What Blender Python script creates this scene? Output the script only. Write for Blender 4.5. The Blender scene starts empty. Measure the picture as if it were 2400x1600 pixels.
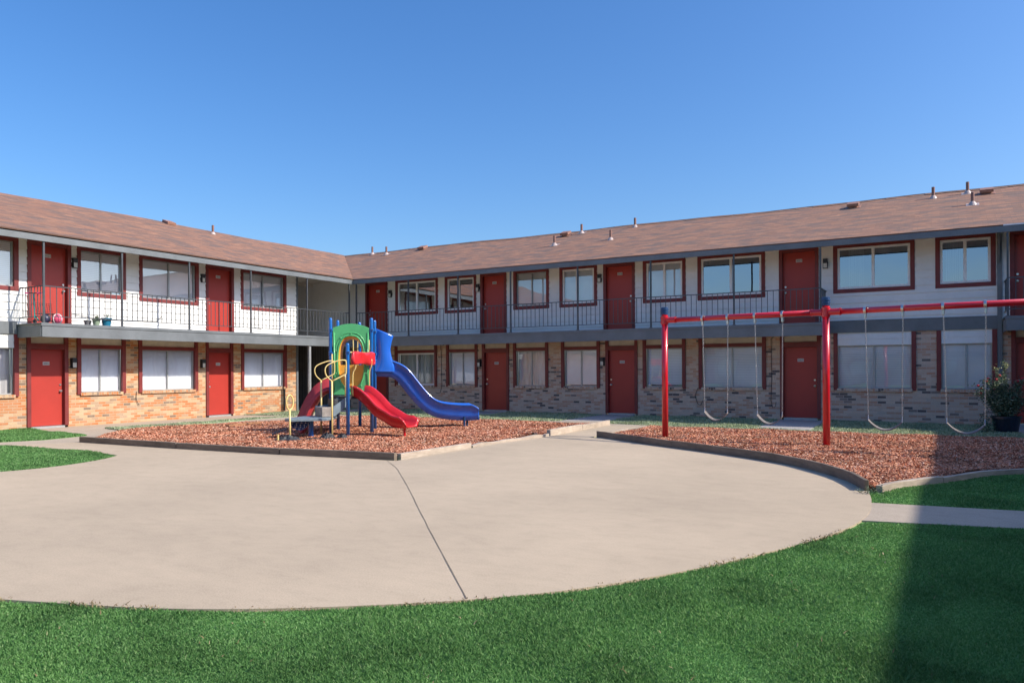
import bpy, math, random
import numpy as np
from mathutils import Vector, Matrix
random.seed(7); RNG=np.random.default_rng(7)
S=bpy.context.scene; COL=S.collection; R=math.radians; PI=math.pi
CAM=(20.8,-23.04,1.5)
# ------------------------------------------------------------------ materials
def new_mat(name):
    m=bpy.data.materials.new(name); m.use_nodes=True; nt=m.node_tree; nt.nodes.clear()
    out=nt.nodes.new('ShaderNodeOutputMaterial'); b=nt.nodes.new('ShaderNodeBsdfPrincipled')
    nt.links.new(b.outputs[0],out.inputs[0]); return m,nt,b,out
def N(nt,t,**k):
    n=nt.nodes.new('ShaderNode'+t)
    for a,v in k.items():
        if a in n.inputs: n.inputs[a].default_value=v
        else: setattr(n,a,v)
    return n
def tc(nt,kind='Object',scale=None):
    c=nt.nodes.new('ShaderNodeTexCoord').outputs[kind]
    if scale is not None:
        mp=nt.nodes.new('ShaderNodeMapping'); mp.inputs['Scale'].default_value=scale
        nt.links.new(c,mp.inputs[0]); return mp.outputs[0]
    return c
def wpos(nt,scale=None):
    c=nt.nodes.new('ShaderNodeNewGeometry').outputs['Position']
    if scale is not None:
        mp=nt.nodes.new('ShaderNodeMapping'); mp.inputs['Scale'].default_value=scale
        nt.links.new(c,mp.inputs[0]); return mp.outputs[0]
    return c
def ramp(nt,src,stops,interp='LINEAR'):
    r=nt.nodes.new('ShaderNodeValToRGB'); cr=r.color_ramp; cr.interpolation=interp
    while len(cr.elements)<len(stops): cr.elements.new(.5)
    for e,(p,c) in zip(cr.elements,stops):
        e.position=p; e.color=(*c,1) if len(c)==3 else c
    nt.links.new(src,r.inputs[0]); return r.outputs[0]
def mix(nt,a,b,fac,mode='MIX'):
    m=nt.nodes.new('ShaderNodeMix'); m.data_type='RGBA'; m.blend_type=mode
    for sock,v in ((m.inputs[0],fac),(m.inputs[6],a),(m.inputs[7],b)):
        if hasattr(v,'is_output') or isinstance(v,bpy.types.NodeSocket): nt.links.new(v,sock)
        else: sock.default_value=v if not isinstance(v,tuple) else (*v,1) if len(v)==3 else v
    return m.outputs[2]
def bump(nt,b,src,strength=.3,dist=.01):
    bp=nt.nodes.new('ShaderNodeBump'); bp.inputs['Strength'].default_value=strength; bp.inputs['Distance'].default_value=dist
    nt.links.new(src,bp.inputs['Height']); nt.links.new(bp.outputs[0],b.inputs['Normal'])
def noise(nt,vec,scale,detail=4,rough=.6):
    n=N(nt,'TexNoise',Scale=scale,Detail=detail,Roughness=rough); nt.links.new(vec,n.inputs['Vector']); return n.outputs['Fac']
def paint(name,col,rough=.5,var=.12,scale=2.5,bmp=.08,metal=0,spec=.5,coat=0):
    m,nt,b,o=new_mat(name); p=wpos(nt)
    f=noise(nt,p,scale,5); g=noise(nt,p,scale*14,3)
    lo=tuple(c*(1-var*1.6) for c in col); hi=tuple(min(1,c*(1+var)) for c in col)
    c=ramp(nt,f,[(.3,lo),(.7,hi)])
    c=mix(nt,c,ramp(nt,g,[(.3,(1-var*.5,)*3),(.6,(1,1,1))]),1.0,'MULTIPLY')
    nt.links.new(c,b.inputs['Base Color']); b.inputs['Roughness'].default_value=rough
    b.inputs['Metallic'].default_value=metal; b.inputs['Specular IOR Level'].default_value=spec
    if coat: b.inputs['Coat Weight'].default_value=coat; b.inputs['Coat Roughness'].default_value=.12
    if bmp: bump(nt,b,g,bmp,.004)
    return m
M={}
M['siding']=paint('siding_paint',(.83,.82,.79),.55,.06,1.2)
M['trim']=paint('trim_paint',(.205,.030,.028),.5,.15,3)
M['door']=paint('door_paint',(.42,.038,.026),.42,.05,1.5,.03)
M['grey']=paint('grey_fascia_paint',(.165,.18,.19),.5,.12,2)
M['greydark']=paint('grey_post_paint',(.06,.067,.075),.4,.1,4,spec=.6)
M['soffit']=paint('soffit_board',(.70,.64,.55),.8,.15,2)
M['frame_white']=paint('white_vinyl_frame',(.88,.88,.88),.4,.04,6,0)
M['frame_metal']=paint('aluminium_frame',(.42,.43,.43),.4,.08,6,0,.3)
M['transom']=paint('transom_board',(.70,.65,.56),.7,.1,3)
M['black']=paint('black_metal',(.02,.021,.024),.45,.1,8)
M['steel']=paint('bright_metal',(.62,.61,.58),.28,.06,9,0,.9)
M['chain']=paint('galvanised_chain',(.52,.52,.50),.35,.12,30,0,.85)
M['post_blue']=paint('blue_post_coating',(.006,.13,.44),.3,.05,6,.02,coat=.5)
M['cap_blue']=paint('dark_blue_cap',(.012,.055,.15),.4,.1,6)
M['red_metal']=paint('red_pipe_coating',(.62,.010,.022),.28,.05,5,.02,coat=.6)
M['yellow']=paint('yellow_pipe_coating',(.82,.63,.24),.35,.1,8,.02,coat=.4)
M['orange']=paint('amber_plastic',(.85,.43,.06),.35,.08,4,.02)
M['green']=paint('green_plastic',(.10,.46,.17),.36,.08,4,.03,coat=.3)
M['red_pl']=paint('red_plastic',(.62,.022,.028),.32,.07,4,.03,coat=.4)
M['pink_pl']=paint('sunlit_pink_plastic',(.52,.055,.065),.42,.1,4,.04)  # pink of the climber's sunlit face put into its base colour
M['blue_pl']=paint('blue_plastic',(.020,.14,.62),.22,.06,4,.02,coat=.6)
M['deck']=paint('coated_deck',(.05,.055,.062),.6,.15,10)
M['deckedge']=paint('deck_edge_coating',(.20,.26,.30),.5,.12,9)
M['riser']=paint('worn_step_face',(.34,.29,.25),.7,.2,8)
M['rubber']=paint('swing_belt',(.22,.195,.18),.5,.25,20)
M['pot_navy']=paint('navy_pot',(.006,.016,.035),.35,.15,6)
M['fabric']=paint('weed_fabric',(.030,.034,.040),.6,.3,20)
M['brownrust']=paint('brown_pipe',(.26,.13,.10),.6,.15,12)
M['flash']=paint('lead_flashing',(.50,.40,.37),.5,.12,12)
M['vent']=paint('roof_vent_paint',(.33,.17,.12),.6,.12,8)
M['pot_teal']=paint('teal_pot',(.01,.16,.27),.4,.1,8)
M['pot_sage']=paint('sage_pot',(.25,.32,.22),.5,.1,8)
M['pot_grey']=paint('grey_pot',(.15,.15,.16),.5,.1,8)
M['teal']=paint('teal_scooter',(.02,.32,.30),.4,.1,8)
M['pinkgrip']=paint('pink_grip',(.75,.06,.25),.5,.05,8)
M['ball_pink']=paint('pink_ball',(.75,.10,.20),.4,.05,8)
M['ball_white']=paint('white_ball_panels',(.75,.72,.68),.4,.05,8)
M['ball_dark']=paint('dark_purple_ball',(.035,.035,.09),.4,.05,8)
M['plate']=paint('number_plate_white',(.62,.58,.58),.5,.03,8,0)
M['ink']=paint('number_ink',(.03,.03,.035),.6,.03,8,0)
M['room']=paint('unlit_room_black',(.035,.037,.038),.8,.1,1,0)  # near-black colour stands in for the shade of unlit rooms
M['lampglass']=paint('lamp_frosted_glass',(.62,.60,.54),.4,.03,8,0)
M['basket']=paint('brown_wicker',(.16,.07,.03),.8,.2,20)
# blinds
def blind_mat(name,col,period,amp,rough=.7):
    m,nt,b,o=new_mat(name); u=tc(nt,'UV')
    w=N(nt,'TexWave',Scale=1/period/ (1.0),Distortion=.0); w.wave_type='BANDS'; w.bands_direction='Y'; w.wave_profile='SAW'
    mp=nt.nodes.new('ShaderNodeMapping'); mp.inputs['Scale'].default_value=(1,.159*2,1)
    nt.links.new(u,mp.inputs[0]); nt.links.new(mp.outputs[0],w.inputs['Vector'])
    c=ramp(nt,w.outputs['Fac'],[(0,tuple(x*(1-amp) for x in col)),(.5,col)])
    f=noise(nt,wpos(nt),1.3,2); c=mix(nt,c,ramp(nt,f,[(.3,(.86,.86,.88)),(.7,(1,1,1))]),1.0,'MULTIPLY')
    nt.links.new(c,b.inputs['Base Color']); b.inputs['Roughness'].default_value=rough; return m
M['blind_h']=blind_mat('mini_blind_slats',(.92,.92,.93),.05,.28)
M['blind_p']=blind_mat('plain_roller_blind',(.92,.92,.93),.9,.03)
M['curtain']=None
m,nt,b,o=new_mat('sheer_curtain'); u=tc(nt,'UV',(1,.05,1))
c=ramp(nt,noise(nt,u,9,3),[(.3,(.22,.27,.25)),(.55,(.42,.46,.44)),(.75,(.66,.67,.66))]); nt.links.new(c,b.inputs['Base Color']); b.inputs['Roughness'].default_value=.9; M['curtain']=m
m,nt,b,o=new_mat('white_curtain'); u=tc(nt,'UV',(1,.05,1))
c=ramp(nt,noise(nt,u,8,3),[(.3,(.45,.44,.45)),(.55,(.72,.71,.72))]); nt.links.new(c,b.inputs['Base Color']); b.inputs['Roughness'].default_value=.9; M['curtain_w']=m
# glass: clear pane with a strong surface reflection
def glass(name,base,tint,rough=.0,wav=.02):
    m,nt,b,o=new_mat(name); nt.nodes.remove(b)
    t=N(nt,'BsdfTransparent'); t.inputs[0].default_value=(*tint,1)
    g=N(nt,'BsdfGlossy',Roughness=rough); g.inputs[0].default_value=(.90,.94,1,1)
    f=N(nt,'Fresnel',IOR=1.5); mp=N(nt,'MapRange'); mp.inputs['From Min'].default_value=0; mp.inputs['From Max'].default_value=1
    mp.inputs['To Min'].default_value=base; mp.inputs['To Max'].default_value=1
    nt.links.new(f.outputs[0],mp.inputs['Value'])
    n=noise(nt,wpos(nt),1.1,1); bp=nt.nodes.new('ShaderNodeBump'); bp.inputs['Strength'].default_value=wav; bp.inputs['Distance'].default_value=.2
    nt.links.new(n,bp.inputs['Height']); nt.links.new(bp.outputs[0],g.inputs['Normal'])
    x=N(nt,'MixShader'); nt.links.new(mp.outputs[0],x.inputs[0]); nt.links.new(t.outputs[0],x.inputs[1]); nt.links.new(g.outputs[0],x.inputs[2])
    nt.links.new(x.outputs[0],o.inputs[0]); return m
M['glass']=glass('window_glass',.05,(.99,.99,.99)); M['glass_up']=glass('upper_window_glass',.20,(.97,.98,.98))
M['glass_blue']=glass('coated_window_glass',.40,(.50,.54,.55))
# brick
def brick_mat(name,warm):
    m,nt,b,o=new_mat(name); u=tc(nt,'UV')
    t=N(nt,'TexBrick',Scale=1.0); t.offset=.5; t.offset_frequency=2
    for k,v in (('Color1',(0,0,0,1)),('Color2',(1,1,1,1)),('Mortar',(.5,.5,.5,1))): t.inputs[k].default_value=v
    t.inputs['Mortar Size'].default_value=.006; t.inputs['Mortar Smooth'].default_value=.25
    t.inputs['Brick Width'].default_value=.215; t.inputs['Row Height'].default_value=.072
    nt.links.new(u,t.inputs['Vector'])
    if warm: st=[(0,(.21,.145,.10)),(.06,(.56,.33,.17)),(.20,(.52,.185,.06)),(.38,(.60,.40,.23)),(.48,(.51,.21,.08)),(.61,(.34,.22,.14)),(.66,(.57,.38,.22)),(.76,(.50,.22,.09)),(.90,(.44,.29,.18))]
    else: st=[(0,(.14,.11,.10)),(.06,(.66,.48,.36)),(.24,(.60,.33,.22)),(.36,(.72,.54,.41)),(.50,(.62,.38,.26)),(.63,(.30,.22,.18)),(.68,(.70,.52,.39)),(.82,(.60,.36,.25)),(.90,(.62,.48,.38))]  # brown copy, lightened: fill light missing on the shaded wing put into colour
    c=ramp(nt,t.outputs['Color'],st,'CONSTANT')
    p=wpos(nt); g=noise(nt,p,55,4); c=mix(nt,c,ramp(nt,g,[(.3,(.72,.70,.70)),(.6,(1.08,1.08,1.08))]),1.0,'MULTIPLY')
    big=noise(nt,p,1.6,3); c=mix(nt,c,(.50,.40,.30),ramp(nt,big,[(.45,(0,0,0)),(.8,(.45,.45,.45))]))
    c=mix(nt,c,(.52,.40,.28) if warm else (.58,.48,.40),t.outputs['Fac'])
    nt.links.new(c,b.inputs['Base Color']); b.inputs['Roughness'].default_value=.88
    inv=N(nt,'Math',operation='SUBTRACT'); inv.inputs[0].default_value=1; nt.links.new(t.outputs['Fac'],inv.inputs[1])
    ad=N(nt,'Math',operation='MULTIPLY_ADD'); nt.links.new(g,ad.inputs[0]); ad.inputs[1].default_value=.35; nt.links.new(inv.outputs[0],ad.inputs[2])
    bump(nt,b,ad.outputs[0],.6,.008); return m
M['brickA']=brick_mat('warm_mixed_brick',True); M['brickB']=brick_mat('fill_lightened_brown_brick',False)
# shingles
def shingle():
    m,nt,b,o=new_mat('brown_shingles'); u=tc(nt,'UV')
    t=N(nt,'TexBrick',Scale=1.0); t.offset=.37; t.offset_frequency=2
    for k,v in (('Color1',(0,0,0,1)),('Color2',(1,1,1,1)),('Mortar',(.5,.5,.5,1))): t.inputs[k].default_value=v
    t.inputs['Mortar Size'].default_value=.004; t.inputs['Mortar Smooth'].default_value=.3
    t.inputs['Brick Width'].default_value=.31; t.inputs['Row Height'].default_value=.145; nt.links.new(u,t.inputs['Vector'])
    c=ramp(nt,t.outputs['Color'],[(0,(.22,.12,.08)),(.3,(.30,.147,.088)),(.55,(.25,.13,.088)),(.8,(.36,.18,.105)),(1,(.28,.145,.092))])
    st=nt.nodes.new('ShaderNodeMapping'); st.inputs['Scale'].default_value=(.75,2.2,1); nt.links.new(u,st.inputs[0])
    f=noise(nt,st.outputs[0],1.5,6,.65)
    c=mix(nt,c,(.145,.105,.09),ramp(nt,f,[(.47,(0,0,0)),(.60,(.85,.85,.85))]))
    f2=noise(nt,st.outputs[0],2.3,5,.7); c=mix(nt,c,(.47,.25,.15),ramp(nt,f2,[(.55,(0,0,0)),(.75,(.7,.7,.7))]))
    g=noise(nt,u,60,3); c=mix(nt,c,ramp(nt,g,[(.3,(.72,.72,.72)),(.65,(1.12,1.12,1.12))]),1.0,'MULTIPLY')
    fm=N(nt,'Math',operation='MULTIPLY'); nt.links.new(t.outputs['Fac'],fm.inputs[0]); fm.inputs[1].default_value=.45
    c=mix(nt,c,(.09,.055,.045),fm.outputs[0])
    nt.links.new(c,b.inputs['Base Color']); b.inputs['Roughness'].default_value=.9
    # every course ends in a small step: saw-tooth height up the slope
    sx=N(nt,'SeparateXYZ'); nt.links.new(u,sx.inputs[0]); d=N(nt,'Math',operation='DIVIDE'); nt.links.new(sx.outputs['Y'],d.inputs[0]); d.inputs[1].default_value=.145
    fr=N(nt,'Math',operation='FRACT'); nt.links.new(d.outputs[0],fr.inputs[0]); iv=N(nt,'Math',operation='SUBTRACT'); iv.inputs[0].default_value=1; nt.links.new(fr.outputs[0],iv.inputs[1])
    a2=N(nt,'Math',operation='MULTIPLY_ADD'); nt.links.new(t.outputs['Color'],a2.inputs[0]); a2.inputs[1].default_value=.4; nt.links.new(iv.outputs[0],a2.inputs[2])
    bump(nt,b,a2.outputs[0],.8,.012); return m
M['shingle']=shingle()
# dark grooved boards in the passage
m,nt,b,o=new_mat('grooved_dark_board'); u=tc(nt,'UV')
w=N(nt,'TexWave',Scale=2.1); w.wave_type='BANDS'; w.bands_direction='X'; nt.links.new(u,w.inputs['Vector'])
c=ramp(nt,w.outputs['Fac'],[(0,(.07,.06,.05)),(.12,(.27,.235,.21))]); c=mix(nt,c,ramp(nt,noise(nt,wpos(nt),3,4),[(.3,(.75,.75,.75)),(.7,(1.1,1.1,1.1))]),1.0,'MULTIPLY')
nt.links.new(c,b.inputs['Base Color']); b.inputs['Roughness'].default_value=.8; bump(nt,b,w.outputs['Fac'],.4,.01); M['groove']=m
# concrete
def concrete(name,col,crack=True):
    m,nt,b,o=new_mat(name); p=wpos(nt)
    big=noise(nt,p,.35,5,.6); mid=noise(nt,wpos(nt,(1,1.7,1)),3.1,7,.75); fine=noise(nt,p,90,3,.7); spk=noise(nt,p,260,2,.5)
    c=ramp(nt,big,[(.3,tuple(x*.88 for x in col)),(.7,tuple(x*1.08 for x in col))])
    c=mix(nt,c,ramp(nt,mid,[(.32,(.91,.905,.90)),(.5,(1,1,1)),(.70,(1.06,1.055,1.05))]),1.0,'MULTIPLY')
    c=mix(nt,c,ramp(nt,fine,[(.3,(.80,.79,.78)),(.62,(1.07,1.07,1.07))]),1.0,'MULTIPLY')
    c=mix(nt,c,ramp(nt,spk,[(.30,(.62,.60,.58)),(.45,(1,1,1))]),1.0,'MULTIPLY')
    v=N(nt,'TexVoronoi',Scale=3.1); nt.links.new(p,v.inputs['Vector'])
    c=mix(nt,c,(.20,.17,.15),ramp(nt,v.outputs['Distance'],[(.018,(.75,.75,.75)),(.035,(0,0,0))]))
    nt.links.new(c,b.inputs['Base Color']); b.inputs['Roughness'].default_value=.9; bump(nt,b,fine,.35,.004); return m
M['concrete']=concrete('worn_concrete',(.50,.402,.290)); M['walk']=concrete('path_concrete',(.44,.365,.285)); M['pad']=concrete('doorstep_concrete',(.42,.40,.39))
# soil / lawn base
def soil(name,a,b_,c_):
    m,nt,b,o=new_mat(name); p=wpos(nt); f=noise(nt,p,30,5,.7); g=noise(nt,p,1.1,4,.6)
    c=ramp(nt,f,[(.3,a),(.5,b_),(.7,c_)]); c=mix(nt,c,ramp(nt,g,[(.3,(.8,.8,.8)),(.7,(1.15,1.15,1.15))]),1.0,'MULTIPLY')
    nt.links.new(c,b.inputs['Base Color']); b.inputs['Roughness'].default_value=.95; b.inputs['Specular IOR Level'].default_value=.1; bump(nt,b,f,.8,.03); return m
M['lawnbase']=soil('lawn_soil',(.10,.24,.07),(.145,.33,.10),(.19,.39,.125))
M['ground']=soil('ground_soil',(.05,.05,.03),(.08,.085,.05),(.11,.12,.07))
M['strip']=soil('sparse_turf',(.22,.27,.17),(.32,.38,.25),(.42,.46,.32))
M['mulchbase']=soil('mulch_fines',(.08,.03,.02),(.20,.075,.047),(.33,.14,.09))
def scatter_mat(name,stops,rough=.8,trans=0,big=None,spec=.3):
    m,nt,b,o=new_mat(name); g=nt.nodes.new('ShaderNodeNewGeometry')
    c=ramp(nt,g.outputs['Random Per Island'],stops)
    if big: c=mix(nt,c,ramp(nt,noise(nt,wpos(nt),big,4,.6),[(.3,(.68,.70,.68)),(.5,(1,1,1)),(.7,(1.22,1.18,1.15))]),1.0,'MULTIPLY')
    nt.links.new(c,b.inputs['Base Color']); b.inputs['Roughness'].default_value=rough; b.inputs['Specular IOR Level'].default_value=spec
    if trans:
        t=N(nt,'BsdfTranslucent'); nt.links.new(c,t.inputs[0]); x=N(nt,'MixShader'); x.inputs[0].default_value=trans
        nt.links.new(b.outputs[0],x.inputs[1]); nt.links.new(t.outputs[0],x.inputs[2]); nt.links.new(x.outputs[0],o.inputs[0])
    return m
M['grass']=scatter_mat('lawn_blades',[(0,(.085,.21,.06)),(.4,(.135,.30,.09)),(.75,(.185,.37,.125)),(.93,(.25,.44,.175)),(1,(.33,.46,.21))],.65,.35,1.3,.15)
M['turf']=scatter_mat('pale_turf_blades',[(0,(.20,.27,.14)),(.4,(.36,.44,.26)),(.8,(.50,.56,.38)),(1,(.62,.60,.44))],.7,.25,1.6)
M['chips']=scatter_mat('red_bark_chips',[(0,(.12,.038,.024)),(.15,(.42,.15,.085)),(.5,(.58,.25,.145)),(.78,(.68,.34,.205)),(.93,(.74,.45,.31)),(1,(.82,.60,.47))],.85,0,1.5)
M['leaf']=scatter_mat('bush_leaves',[(0,(.045,.08,.05)),(.5,(.10,.16,.095)),(.85,(.20,.26,.17)),(1,(.46,.47,.32))],.5,.3)
M['leafbright']=scatter_mat('young_leaves',[(0,(.30,.33,.12)),(1,(.60,.58,.28))],.5,.3)
M['stem']=paint('bush_stem',(.10,.09,.05),.8,.2,20)
M['rose']=paint('red_rose',(.65,.03,.05),.6,.15,40,0)
# timber
def timber(name,a,b_):
    m,nt,b,o=new_mat(name); u=tc(nt,'UV',(1,9,1)); f=noise(nt,u,3,6,.7); k=noise(nt,wpos(nt),1.2,3)
    c=ramp(nt,f,[(.3,a),(.7,b_)]); c=mix(nt,c,ramp(nt,k,[(.3,(.75,.75,.75)),(.7,(1.15,1.15,1.15))]),1.0,'MULTIPLY')
    nt.links.new(c,b.inputs['Base Color']); b.inputs['Roughness'].default_value=.85; bump(nt,b,f,.5,.006); return m
M['wood']=timber('weathered_timber',(.13,.095,.07),(.26,.20,.15)); M['woodpale']=timber('bleached_timber',(.34,.27,.21),(.56,.47,.38)); M['woodorange']=timber('new_timber',(.28,.13,.06),(.42,.22,.11))
m,nt,b,o=new_mat('dotted_blue_plate'); u=tc(nt,'Object'); v=N(nt,'TexVoronoi',Scale=26); v.inputs['Randomness'].default_value=0; nt.links.new(u,v.inputs['Vector'])
c=ramp(nt,v.outputs['Distance'],[(.30,(.70,.72,.75)),(.36,(.008,.05,.20))]); nt.links.new(c,b.inputs['Base Color']); b.inputs['Roughness'].default_value=.4; M['dots']=m
# ------------------------------------------------------------------ mesh builder
WL={}   # world location of every object, so children can be placed
class MB:
    def __init__(s): s.v=[]; s.f=[]; s.uvmode='box'; s.uv=None
    def add(s,vs,fs):
        k=len(s.v); s.v+= [tuple(p) for p in vs]; s.f+=[tuple(i+k for i in f) for f in fs]; return s
    def box(s,a,b):
        x0,x1=sorted((a[0],b[0])); y0,y1=sorted((a[1],b[1])); z0,z1=sorted((a[2],b[2]))
        return s.add([(x0,y0,z0),(x1,y0,z0),(x1,y1,z0),(x0,y1,z0),(x0,y0,z1),(x1,y0,z1),(x1,y1,z1),(x0,y1,z1)],
            [(0,3,2,1),(4,5,6,7),(0,1,5,4),(1,2,6,5),(2,3,7,6),(3,0,4,7)])
    def obox(s,c,ux,uy,uz,hx,hy,hz):
        c=Vector(c);ux=Vector(ux).normalized()*hx;uy=Vector(uy).normalized()*hy;uz=Vector(uz).normalized()*hz
        P=[c+ux*i+uy*j+uz*k for k in(-1,1) for (i,j) in((-1,-1),(1,-1),(1,1),(-1,1))]
        return s.add(P,[(0,3,2,1),(4,5,6,7),(0,1,5,4),(1,2,6,5),(2,3,7,6),(3,0,4,7)])
    def beam(s,p,q,w,h,up=(0,0,1)):
        p=Vector(p);q=Vector(q);d=(q-p);L=d.length;d.normalize();sd=d.cross(Vector(up)).normalized();u=sd.cross(d)
        return s.obox((p+q)/2,d,sd,u,L/2,w/2,h/2)
    def prism(s,poly,z0,z1):
        n=len(poly); a=sum(poly[i][0]*poly[(i+1)%n][1]-poly[(i+1)%n][0]*poly[i][1] for i in range(n))
        if a<0: poly=poly[::-1]
        s.add([(x,y,z0) for x,y in poly]+[(x,y,z1) for x,y in poly],
          [tuple(range(n-1,-1,-1)),tuple(range(n,2*n))]+[(i,(i+1)%n,n+(i+1)%n,n+i) for i in range(n)]); return s
    def extr(s,P,dv):  # polygon of 3d points extruded by a vector
        n=len(P); dv=Vector(dv); P=[Vector(p) for p in P]
        return s.add(P+[p+dv for p in P],[tuple(range(n-1,-1,-1)),tuple(range(n,2*n))]+[(i,(i+1)%n,n+(i+1)%n,n+i) for i in range(n)])
    def tube(s,pts,r,n=8,closed=False,cap=True):
        pts=[Vector(p) for p in pts]; m=len(pts); rs=r if isinstance(r,(list,tuple)) else [r]*m
        T=[]
        for i in range(m):
            if closed: t=pts[(i+1)%m]-pts[i-1]
            else: t=pts[min(i+1,m-1)]-pts[max(i-1,0)]
            T.append(t.normalized())
        a=Vector((0,0,1)) if abs(T[0].z)<.9 else Vector((1,0,0)); u=T[0].cross(a).normalized(); vs=[]
        for i in range(m):
            u=(u-T[i]*u.dot(T[i])).normalized(); w=T[i].cross(u)
            vs+=[pts[i]+(u*math.cos(2*PI*k/n)+w*math.sin(2*PI*k/n))*rs[i] for k in range(n)]
        fs=[]
        for i in range(m if closed else m-1):
            j=(i+1)%m
            fs+=[(i*n+k,i*n+(k+1)%n,j*n+(k+1)%n,j*n+k) for k in range(n)]
        if cap and not closed: fs+=[tuple(range(n-1,-1,-1)),tuple(range((m-1)*n,m*n))]
        return s.add(vs,fs)
    def lathe(s,c,prof,n=16):
        vs=[(c[0]+r*math.cos(2*PI*k/n),c[1]+r*math.sin(2*PI*k/n),c[2]+z) for r,z in prof for k in range(n)]
        fs=[(i*n+k,i*n+(k+1)%n,(i+1)*n+(k+1)%n,(i+1)*n+k) for i in range(len(prof)-1) for k in range(n)]
        fs+=[tuple(range(n-1,-1,-1)),tuple(range((len(prof)-1)*n,len(prof)*n))]
        return s.add(vs,fs)
    def build(s,name,mat,parent=None,loc=None,smooth=False,bevel=0,uvswap=False,sub=0):
        V=np.array(s.v,dtype=float)
        if loc is None:
            mn=V.min(0); mx=V.max(0); loc=((mn[0]+mx[0])/2,(mn[1]+mx[1])/2,mn[2])
        me=bpy.data.meshes.new(name); me.from_pydata((V-np.array(loc)).tolist(),[],s.f); me.update()
        uvl=me.uv_layers.new(name='UVMap')
        nl=len(me.loops); vi=np.empty(nl,dtype=np.int32); me.loops.foreach_get('vertex_index',vi)
        if s.uv is not None: uv=np.array(s.uv)[vi]
        else:
            npoly=len(me.polygons); nr=np.empty(npoly*3); me.polygons.foreach_get('normal',nr); nr=np.abs(nr.reshape(-1,3))
            tot=np.empty(npoly,dtype=np.int32); me.polygons.foreach_get('loop_total',tot)
            ax=np.repeat(np.argmax(nr,1),tot); P=V[vi]
            uv=np.where((ax==0)[:,None],P[:,[1,2]],np.where((ax==1)[:,None],P[:,[0,2]],P[:,[0,1]]))
            if uvswap: uv=uv[:,::-1]
        uvl.data.foreach_set('uv',np.ascontiguousarray(uv,dtype=np.float32).ravel())
        me.materials.append(M[mat] if isinstance(mat,str) else mat)
        if smooth: me.polygons.foreach_set('use_smooth',[True]*len(me.polygons))
        o=bpy.data.objects.new(name,me); COL.objects.link(o); place(o,loc,parent)
        if bevel:
            bv=o.modifiers.new('Bevel','BEVEL'); bv.width=bevel; bv.segments=2; bv.limit_method='ANGLE'; bv.angle_limit=R(40)
        if sub:
            sb=o.modifiers.new('Sub','SUBSURF'); sb.levels=sub; sb.render_levels=sub
        return o
def place(o,loc,parent):
    WL[o.name]=tuple(loc)
    if parent is not None:
        o.parent=parent; pl=WL[parent.name]; o.location=(loc[0]-pl[0],loc[1]-pl[1],loc[2]-pl[2])
    else: o.location=loc
def empty(name,loc):
    o=bpy.data.objects.new(name,None); COL.objects.link(o); o.empty_display_size=.3; place(o,loc,None); return o
def tag(o,label=None,cat=None,group=None,kind=None):
    if label: o['label']=label
    if cat: o['category']=cat
    if group: o['group']=group
    if kind: o['kind']=kind
    return o
def copy_tree(o,parent=None):
    c=o.copy(); COL.objects.link(c); c.parent=parent
    for ch in list(o.children): copy_tree(ch,c)
    return c
def bigmesh(name,V,nv,mat,loc=(0,0,0)):
    """V: (n,nv,3) array of nv-vertex polygons"""
    n=V.shape[0]; me=bpy.data.meshes.new(name); me.vertices.add(n*nv); me.loops.add(n*nv); me.polygons.add(n)
    me.vertices.foreach_set('co',(V.reshape(-1,3)-np.array(loc)).astype(np.float32).ravel()); me.loops.foreach_set('vertex_index',np.arange(n*nv,dtype=np.int32))
    me.polygons.foreach_set('loop_start',np.arange(0,n*nv,nv,dtype=np.int32)); me.polygons.foreach_set('loop_total',np.full(n,nv,dtype=np.int32))
    me.update(calc_edges=True); me.materials.append(M[mat]); o=bpy.data.objects.new(name,me); COL.objects.link(o); place(o,loc,None); return o
def inpoly(x,y,poly):
    c=np.zeros(x.shape,bool); n=len(poly)
    for i in range(n):
        x0,y0=poly[i]; x1,y1=poly[(i+1)%n]
        if y0==y1: continue
        t=((y0>y)!=(y1>y)) & (x<(x1-x0)*(y-y0)/(y1-y0)+x0); c^=t
    return c
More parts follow.
